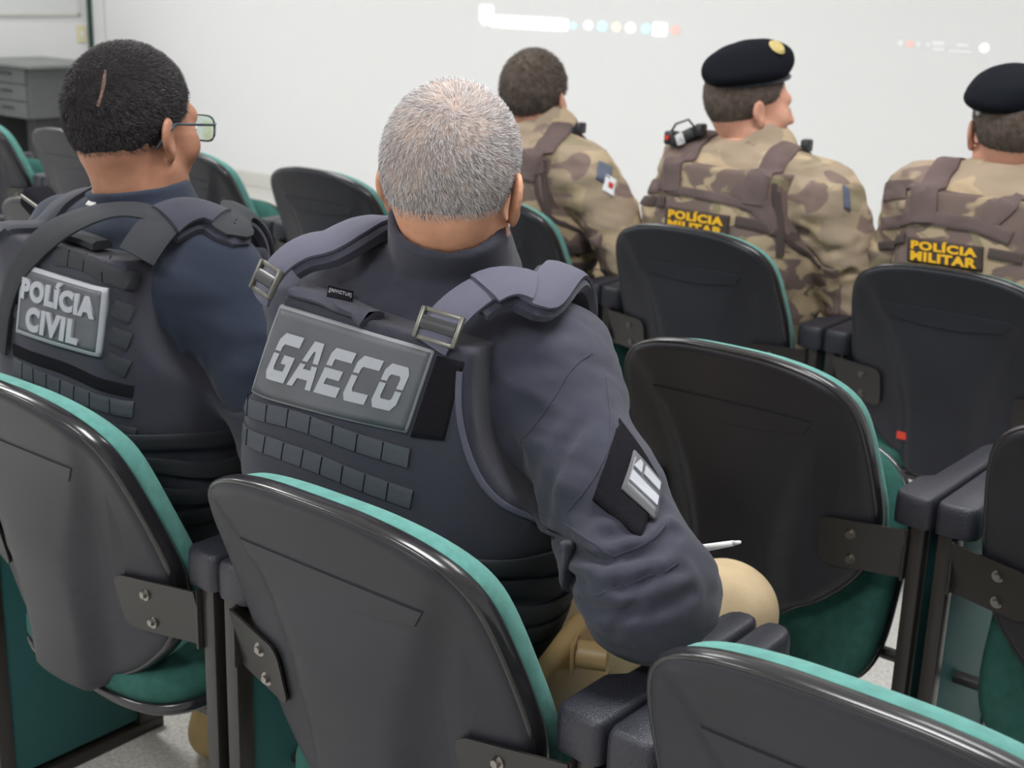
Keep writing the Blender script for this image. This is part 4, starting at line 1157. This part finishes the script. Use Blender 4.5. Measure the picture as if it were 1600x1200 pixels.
# webbing rows
def pxrow(d, px, wid, th, m, cells, name='webbing_row', f=None, lift=0.001):
    f = f or d['vest']
    pts = [ray_hit(f, *q) for q in px]; pts = [p for p in pts if p is not None]
    o = ribbon(name, f, pts, wid, th, m, d['root'], d['o'], lift)
    if cells:
        q = resample(pts, 80); up = d['TR'][:, 2]
        for k in range(1, cells):
            c = q[int(k / cells * 79)]
            ab = project(f, np.array([c + up * wid * 0.47, c, c - up * wid * 0.47]), lift + th, 4) - d['o']
            bm = bmesh.new(); tube(bm, [tuple(x) for x in ab], 0.0009, 5); obj('stitch_line', bm, M['velcro'], o)
    return o
pxrow(d, [(364, 622), (450, 652), (550, 688), (640, 716)], 0.024, 0.0025, M['web2'], 8)
pxrow(d, [(382, 672), (470, 714), (560, 750), (644, 780)], 0.024, 0.0025, M['web2'], 9)
VP = Patch(d['vest0'], [ray_hit(d['vest0'], *c) for c in ((684, 556), (726, 566), (694, 688), (642, 682))], stiff=0.0)
VP.plate('velcro_field', M['velcro'], R0, O0, 0.0022, 10, 12)
def side_bands(d, zs, a0, a1, wid, th, m, side=1):
    for z in zs:
        L = [d['W'](side * 0.30 * math.sin(math.radians(a)), -0.26 * math.cos(math.radians(a)), z) for a in np.linspace(a0, a1, 9)]
        L = project(d['core'], np.array(L), 0, 14)
        ribbon('side_band', d['core'], L, wid, th, M[m], d['root'], d['o'], 0.0015)
side_bands(d, (0.045, 0.083, 0.121, 0.159, 0.197), 42, 125, 0.024, 0.004, 'web3')
# bound edge of the armhole
px = [(742, 505), (738, 560), (722, 620), (706, 690), (712, 738), (745, 772), (800, 790), (840, 800)]
binding(d, M['web'])
# sleeve: velcro field, flag patch, seams
sf = d['shirt']
vel = Patch(d['base0'], [ray_hit(d['base0'], *c) for c in ((966, 655), (1030, 752), (1000, 842), (926, 780))], stiff=0.0, lift=0.0035)
vel.plate('sleeve_velcro', M['velcro'], R0, O0, 0.0015, 12, 12)
FL = Patch(d['base0'], [ray_hit(d['base0'], *c) for c in ((986, 707), (1029, 757), (1021, 814), (967, 766))], stiff=0.35, lift=0.0055)
fl = FL.plate('flag_patch', M['flagdark'], R0, O0, 0.003, 12, 8); tag(fl, 'grey sleeve patch with a striped flag')
FL.plate('flag_field', M['patch'], fl, O0, 0.0036, 12, 8, inset=0.03)
FL.polys('flag_stripe', M['ltgrey'], fl, O0, [[(0.08, 0.50), (0.92, 0.50), (0.92, 0.74), (0.08, 0.74)]], 0.003, 0.0062, 8)
FL.polys('flag_stripe', M['ltgrey'], fl, O0, [[(0.40, 0.12), (0.92, 0.12), (0.92, 0.34), (0.40, 0.34)]], 0.003, 0.0062, 8)
FL.polys('flag_triangle', M['ltgrey'], fl, O0, [[(0.08, 0.38), (0.20, 0.12), (0.30, 0.14), (0.33, 0.38)]], 0.003, 0.0062, 8)
for q in ([(925, 552), (896, 572), (858, 632), (815, 712)], [(728, 585), (770, 650), (813, 714)], [(813, 720), (826, 762), (836, 850)], [(948, 590), (955, 650), (950, 705), (918, 762), (886, 800)],
          [(830, 775), (900, 830), (960, 870)], [(960, 870), (1010, 850), (1040, 820)], [(935, 930), (1000, 905), (1060, 880)]):
    pts = [ray_hit(sf, *c) for c in q]; pts = [p for p in pts if p is not None]
    if len(pts) > 1: ribbon('seam', sf, pts, 0.0028, 0.0010, M['bkcloth'], R0, O0, 0.0)
# tan holster on the right hip
hp = at(880, 1065, 1, 0.235)
b = bmesh.new(); bx(b, (0, 0, 0), (0.030, 0.15, 0.12), 0.012, seg=3); 
for v in b.verts: v.co = Matrix.Rotation(0.5, 3, 'X') @ v.co + Vector(hp - O0)
hol = obj('holster', b, M['tanplastic'], R0, smooth=True)
hq = at(925, 1024, 1, 0.245)
b = bmesh.new()
for k in range(25):
    pass
cyl(b, (-0.020, 0, 0), (0.020, 0, 0), 0.018, seg=20); bx(b, (-0.022, 0, 0), (0.006, 0.045, 0.045), 0.003)
for v in b.verts: v.co = Matrix.Rotation(0.45, 3, 'Z') @ v.co + Vector(hq - O0)
obj('retention_hood', b, M['tanplastic'], hol, angle=40)
pst = at(840, 1085, 1, 0.20)
b = bmesh.new(); bx(b, (0, 0, 0), (0.006, 0.09, 0.030), 0.002)
for v in b.verts: v.co = Matrix.Rotation(-0.5, 3, 'X') @ v.co + Vector(pst - O0)
obj('holster_strap', b, M['tan'], hol)
# pen held in the right hand
pa, pb = at(1052, 864, 1, 0.345), at(1157, 847, 1, 0.345)
t = empty('ballpoint_pen', tuple((pa + pb) / 2)); tag(t, 'slim white pen held by the grey-haired officer, sticking out beyond the elbow', 'pen')
mid = (pa + pb) / 2
b = bmesh.new(); tube(b, [tuple(pa - mid), tuple(pa * .5 + pb * .5 - mid), tuple(pb * .9 + pa * .1 - mid)], [0.0052, 0.0048, 0.0036], 12); obj('pen_barrel', b, M['white'], t, smooth=True)
b = bmesh.new(); tube(b, [tuple(pb * .9 + pa * .1 - mid), tuple(pb - mid)], [0.0032, 0.0020], 12); obj('pen_cap', b, M['white'], t, smooth=True)

# ---- officer with the POLÍCIA CIVIL patch
d = CI
R0, O0 = d['root'], d['o']
s1, pL = strap(d, -0.125, M['bkcloth'], 0.055, 0.010, zb=0.47); s2, pR = strap_px(d, [(214, 402), (232, 374), (256, 350), (295, 336), (338, 342), (368, 362)], 0.14, M['web3'], 0.050, 0.006)
pts = [ray_hit(d['vest0'], *c) for c in ((258, 350), (285, 338), (318, 336), (345, 346))]
ribbon('strap_sleeve', d['vest0'], pts, 0.054, 0.005, M['bkcloth'], R0, O0, 0.011)
PT = Patch(d['vest0'], [ray_hit(d['vest'], *c) for c in ((42, 412), (173, 450), (160, 557), (31, 518))], stiff=0.0, lift=0.004)
patch = PT.plate('name_patch', M['ltgrey'], R0, O0, 0.004, 20, 12); tag(patch, 'grey rubber patch reading POLÍCIA CIVIL')
PT.plate('patch_face', M['patch'], patch, O0, 0.0046, 20, 12, inset=0.028)
PT.text('lettering_upper', 'POLÍCIA', M['ltgrey'], patch, O0, 0.06, 0.95, 0.09, 0.47, 0.003, 0.0085, bold=0.06)
PT.text('lettering_lower', 'CIVIL', M['ltgrey'], patch, O0, 0.16, 0.80, 0.54, 0.90, 0.003, 0.0085, bold=0.06)
pxrow(d, [(85, 400), (130, 408), (213, 440)], 0.026, 0.003, M['web3'], 4)
for q in ([(178, 480), (205, 492)], [(174, 522), (203, 534)], [(168, 560), (200, 578)]): pxrow(d, q, 0.026, 0.003, M['web3'], 0)
for q in ([(14, 480), (30, 488)], [(14, 440), (34, 446)]): pxrow(d, q, 0.022, 0.003, M['web3'], 0)
pxrow(d, [(22, 546), (100, 575), (208, 612)], 0.018, 0.0015, M['velcro'], 0)
pxrow(d, [(24, 570), (100, 606), (208, 640)], 0.024, 0.003, M['web2'], 8)
pxrow(d, [(60, 620), (130, 650), (212, 680)], 0.022, 0.003, M['web3'], 6)
pxrow(d, [(150, 690), (212, 712)], 0.020, 0.003, M['web3'], 3)
side_bands(d, (0.06, 0.105, 0.15, 0.195), 38, 120, 0.024, 0.003, 'web3')
H0 = [ray_hit(d['vest'], *c) for c in ((85, 372), (120, 380), (160, 395))]
if all(h is not None for h in H0): ribbon('grab_handle', d['vest'], H0, 0.032, 0.012, M['web3'], R0, O0, 0.006)
p_ = ray_hit(d['vest'], 232, 372); 
if p_ is not None:
    b = bmesh.new(); bx(b, (0, 0.012, 0), (0.052, 0.014, 0.030), 0.005); put(b, frame_at(d, p_, d['vest0']), p_, O0); obj('strap_keeper', b, M['web'], R0, angle=40)
binding(P1, M['brownweb2'], 0.012); binding(P2, M['brownweb2'], 0.012)
# wide sling running from the left side up behind the neck
f_ = d['vest0']
pts = [ray_hit(f_, *c) for c in ((10, 548), (16, 485), (34, 425), (72, 380), (125, 350), (185, 335), (250, 346))]
pts = [p for p in pts if p is not None]
ribbon('sling', f_, pts, 0.040, 0.004, M['web3'], R0, O0, 0.008, widths=[0.034, 0.036, 0.042, 0.046, 0.04, 0.03])
# silver label on the collar
f_ = d['outer']; p_ = ray_hit(f_, 150, 318)
if p_ is not None:
    b = bmesh.new(); bx(b, (0, 0.005, 0), (0.024, 0.004, 0.020), 0.0010); put(b, frame_at(d, p_), p_, O0); obj('collar_label', b, M['silver'], R0)
# hand-held radio and pouch on the left shoulder
rd = at(70, 322, 1, 0.25)
b = bmesh.new(); bx(b, (0, 0, 0), (0.075, 0.055, 0.040), 0.012, seg=3)
for v in b.verts: v.co = Matrix.Rotation(0.5, 3, 'Y') @ v.co + Vector(rd - O0)
ra = obj('shoulder_pouch', b, M['velcro'], R0, smooth=True)
b = bmesh.new(); bx(b, (0.0, -0.03, 0.012), (0.05, 0.006, 0.006), 0.002)
for v in b.verts: v.co = Matrix.Rotation(0.3, 3, 'Y') @ v.co + Vector(rd - O0)
obj('pouch_zip', b, M['bucklerim'], ra)
# bare scar line in the cropped hair at the crown
hs = offs(d['head'], 0.003)
sc_ = [ray_hit(hs, *c) for c in ((165, 110), (162, 128), (161, 148), (153, 166))]
ribbon('scalp_scar', hs, sc_, 0.005, 0.0016, M['scar'], R0, O0, 0.0, widths=[0.003, 0.006, 0.004, 0.005])
# spectacles
sp = []
Hw = d['Hw']
b = bmesh.new()
for sg in (-1, 1):
    loop = []
    for k in range(29):
        a = k / 28 * 2 * math.pi; e = 2 / 3.2
        c, s_ = math.cos(a), math.sin(a)
        loop.append(tuple(Hw(sg * 0.034 + 0.027 * math.copysign(abs(c) ** e, c), 0.112 - 0.006 * abs(sg * 0.034 + 0.027 * c) / 0.06, 0.0 + 0.020 * math.copysign(abs(s_) ** e, s_)) - O0))
    tube(b, loop, 0.0016, 6)
tube(b, [tuple(Hw(-0.009, 0.112, 0.006) - O0), tuple(Hw(0, 0.114, 0.008) - O0), tuple(Hw(0.009, 0.112, 0.006) - O0)], 0.0016, 6)
for sg in (-1, 1):
    tube(b, [tuple(Hw(sg * 0.062, 0.107, 0.008) - O0), tuple(Hw(sg * 0.074, 0.092, 0.008) - O0), tuple(Hw(sg * 0.081, 0.04, 0.010) - O0), tuple(Hw(sg * 0.084, 0.0, 0.012) - O0), tuple(Hw(sg * 0.083, -0.022, -0.008) - O0), tuple(Hw(sg * 0.079, -0.032, -0.024) - O0)], 0.0022, 6)
gl = obj('spectacles', b, M['frame'], R0, smooth=True)
for sg in (-1, 1):
    b = bmesh.new(); pts = []
    for k in range(24):
        a = k / 24 * 2 * math.pi; c, s_ = math.cos(a), math.sin(a); e = 2 / 3.2
        pts.append(Hw(sg * 0.034 + 0.0262 * math.copysign(abs(c) ** e, c), 0.1095, 0.0192 * math.copysign(abs(s_) ** e, s_)) - O0)
    fw = d['HR'][:, 1] * 0.0008
    v0 = [b.verts.new(tuple(p)) for p in pts]; v1 = [b.verts.new(tuple(p + fw)) for p in pts]
    b.faces.new(v0[::-1]); b.faces.new(v1)
    for k in range(24): b.faces.new((v0[k], v0[(k + 1) % 24], v1[(k + 1) % 24], v1[k]))
    bmesh.ops.recalc_face_normals(b, faces=b.faces); obj('lens', b, M['lens'], gl)

# ---- berets
def beret(d, tilt=0.10, side=0.0, badge=True, hang=1, cz=0.070, hz=0.052):
    Hw, HR, HO, O0 = d['Hw'], d['HR'], d['HO'], d['o']
    Rt = HR @ rotm(0, tilt, side)
    c0 = Hw(0, -0.012, cz)
    crown = su([ell((0, 0, 0.024), (0.092, 0.114, hz)), ell((-0.0, 0.035, 0.042), (0.070, 0.070, 0.032)), ell((0.045 * hang, -0.02, 0.014), (0.062, 0.085, 0.028))], 0.03)
    def f(p):
        q = (p - c0) @ Rt
        dd = crown(q) + 0.0018 * fnoise(q, 45, 3)
        return np.maximum(dd, -0.006 - q[:, 2])
    inner = lambda p: ell((0, 0, -0.02), (0.080, 0.100, 0.06))((p - c0) @ Rt)
    P, F = nets(sub(f, inner, 0.003), c0 - 0.16, c0 + 0.16, 0.0055)
    br = mesh_from('beret', P, F, M['beret'], d['root'], O0)
    b = bmesh.new(); lp = []
    for k in range(49):
        a = k / 48 * 2 * math.pi; lp.append(tuple(c0 + Rt @ np.array((0.0815 * math.cos(a), 0.1015 * math.sin(a), -0.010)) - O0))
    tube(b, lp, 0.0062, 8); obj('beret_band', b, M['beretband'], br, smooth=True)
    if badge:
        b = bmesh.new(); bmesh.ops.create_cone(b, cap_ends=True, segments=20, radius1=0.019, radius2=0.015, depth=0.006)
        p0 = ray_hit(f, *badge)
        N = grad(f, p0[None])[0]; q = Vector(N).to_track_quat('Z', 'Y').to_matrix()
        for v in b.verts: v.co = q @ Vector((v.co.x, v.co.y * 1.35, v.co.z)) + Vector(p0 + N * 0.003 - O0)
        obj('beret_badge', b, M['brass'], br, angle=30)
    return br
beret(P2, 0.16, 0.0, badge=(1214, 74), hz=0.064)
beret(P3, 0.10, -0.05, badge=None, hang=-1, cz=0.060)
# silver stud of the beret at the right edge
b = bmesh.new(); bmesh.ops.create_uvsphere(b, u_segments=12, v_segments=8, radius=0.006)
p_ = at(1529, 177, 1, 1.90)
for v in b.verts: v.co += Vector(p_ - P3['o'])
obj('beret_stud', b, M['silver'], P3['root'], smooth=True)

# ---- camouflaged officers: brown webbing, patches, radios
def pm_gear(d, patch_px=None, rows=(), bands=()):
    for q, wv, mm in bands:
        pts = [ray_hit(d['outer'], *c) for c in q]; pts = [p for p in pts if p is not None]
        if len(pts) > 1: ribbon('harness_band', d['outer'], pts, wv, 0.004, M[mm], d['root'], d['o'], 0.002)
    if patch_px:
        cs = [ray_hit(d['vest'], *c) for c in patch_px]
        T = Patch(d['vest0'], cs, stiff=0.0, lift=0.006)
        pt = T.plate('name_patch', M['brownpatch'], d['root'], d['o'], 0.003, 12, 8); tag(pt, 'dark patch reading POLÍCIA MILITAR in yellow')
        T.text('lettering_upper', 'POLÍCIA', M['yellow'], pt, d['o'], 0.06, 0.94, 0.02, 0.46, 0.002, 0.005, bold=0.05)
        T.text('lettering_lower', 'MILITAR', M['yellow'], pt, d['o'], 0.06, 0.94, 0.52, 0.92, 0.002, 0.005, bold=0.05)
for dd, xs in ((P1, 0.12), (P2, 0.13), (P3, 0.13)):
    strap(dd, -xs, M['brownweb'], 0.060, 0.008, zb=0.40); strap(dd, xs, M['brownweb'], 0.060, 0.008, zb=0.40)
pm_gear(P2, ((1044, 322), (1141, 337), (1138, 375), (1041, 358)), bands=[
    ([(1000, 288), (1040, 282), (1062, 290)], 0.040, 'brownweb'), ([(1050, 296), (1100, 304), (1160, 318), (1205, 330)], 0.022, 'brownweb'),
    ([(1000, 310), (1040, 316)], 0.026, 'brownweb2'), ([(1150, 345), (1185, 352), (1215, 362)], 0.024, 'brownweb2'), ([(1148, 295), (1190, 325), (1212, 360)], 0.042, 'brownweb'), ([(1212, 300), (1218, 350), (1218, 400)], 0.020, 'brownweb2')])
pm_gear(P3, ((1421, 370), (1538, 386), (1536, 424), (1419, 408)), bands=[
    ([(1378, 300), (1410, 296), (1445, 300)], 0.045, 'brownweb'), ([(1380, 350), (1420, 340), (1445, 330)], 0.030, 'brownweb'), ([(1440, 338), (1490, 346), (1530, 352), (1580, 372)], 0.030, 'brownweb'),
    ([(1375, 385), (1415, 372)], 0.020, 'brownweb2'), ([(1545, 395), (1599, 405)], 0.022, 'brownweb2'), ([(1540, 350), (1570, 325), (1599, 310)], 0.04, 'brownweb')])
pm_gear(P1, None, bands=[([(822, 262), (842, 262), (856, 258)], 0.035, 'brownweb'), ([(850, 250), (852, 300), (858, 360)], 0.018, 'brownweb2')])
side_bands(P1, (0.06, 0.11, 0.16, 0.21), 30, 120, 0.026, 0.004, 'brownweb2')

def sleeve_patch(d, px, m, name, lift=0.004):
    cs = [ray_hit(d['shirt'], *c) for c in px]
    if any(c is None for c in cs): print('miss', name, px); return None
    return Patch(d['shirt'], cs, stiff=0.0, lift=lift).plate(name, M[m], d['root'], d['o'], 0.002, 6, 6)
sleeve_patch(P1, ((935, 252), (955, 262), (948, 290), (930, 280)), 'bluegrey', 'shoulder_badge')
sp_ = sleeve_patch(P1, ((945, 272), (962, 282), (958, 308), (941, 298)), 'whitecloth', 'state_flag')
if sp_ is not None: sleeve_patch(P1, ((950, 284), (957, 288), (955, 296), (949, 292)), 'redcloth', 'flag_emblem', 0.0065)
sleeve_patch(P2, ((1316, 288), (1326, 296), (1328, 330), (1318, 325)), 'bluegrey', 'shoulder_badge')
# body radio and camera clipped on the left shoulder of the middle officer
def gadget(d, px, py, y, s=1.0, light=True):
    c = at(px, py, 1, y); o = d['o']
    b = bmesh.new(); bx(b, (0, 0, 0), (0.060 * s, 0.045, 0.030), 0.008, R=Matrix.Rotation(-0.5, 3, 'Y')); bx(b, (-0.035 * s, 0, -0.006), (0.030, 0.035, 0.035), 0.006); bx(b, (0.035 * s, 0, 0.022), (0.022, 0.03, 0.03), 0.005)
    for v in b.verts: v.co += Vector(c - o)
    g_ = obj('body_radio', b, M['bkplastic'], d['root'], angle=40)
    if light:
        b = bmesh.new(); bx(b, (0.0, -0.028, -0.004), (0.024, 0.008, 0.030), 0.004, R=Matrix.Rotation(-0.4, 3, 'Y'))
        for v in b.verts: v.co += Vector(c - o)
        obj('radio_clip', b, M['silver'], g_, angle=40)
        b = bmesh.new(); cyl(b, (-0.036 * s, -0.018, -0.004), (-0.036 * s, -0.026, -0.004), 0.006)
        for v in b.verts: v.co += Vector(c - o)
        obj('red_button', b, M['redcloth'], g_)
        tube_pts = [c + (0.03, 0, 0.02), c + (0.01, -0.01, 0.045), c + (-0.03, -0.005, 0.03), c + (-0.05, 0, 0.0)]
        b = bmesh.new(); tube(b, [tuple(p - o) for p in tube_pts], 0.003, 6); obj('radio_cable', b, M['bkplastic'], g_, smooth=True)
gadget(P2, 1072, 214, 1.95, 1.2)
gadget(P2, 1245, 240, 1.99, 0.7, False)
gadget(P1, 892, 211, 2.00, 0.9, False)

# grey stubble along the jaw of the grey-haired officer
d = GA
def stub(p):
    q = (p - d['HO']) @ d['HR']; y, z = q[:, 1], q[:, 2]
    return np.maximum(np.maximum(z + 0.052 - 0.3 * (y - 0.02), -(y - 0.012)), -0.12 - z) * 0.8
P, F = nets(inter(offs(d['head'], 0.0016), stub, 0.004), d['HO'] - 0.15, d['HO'] + 0.15, 0.0038)
mesh_from('beard', P, F, M['hairg'], d['root'], d['o'])
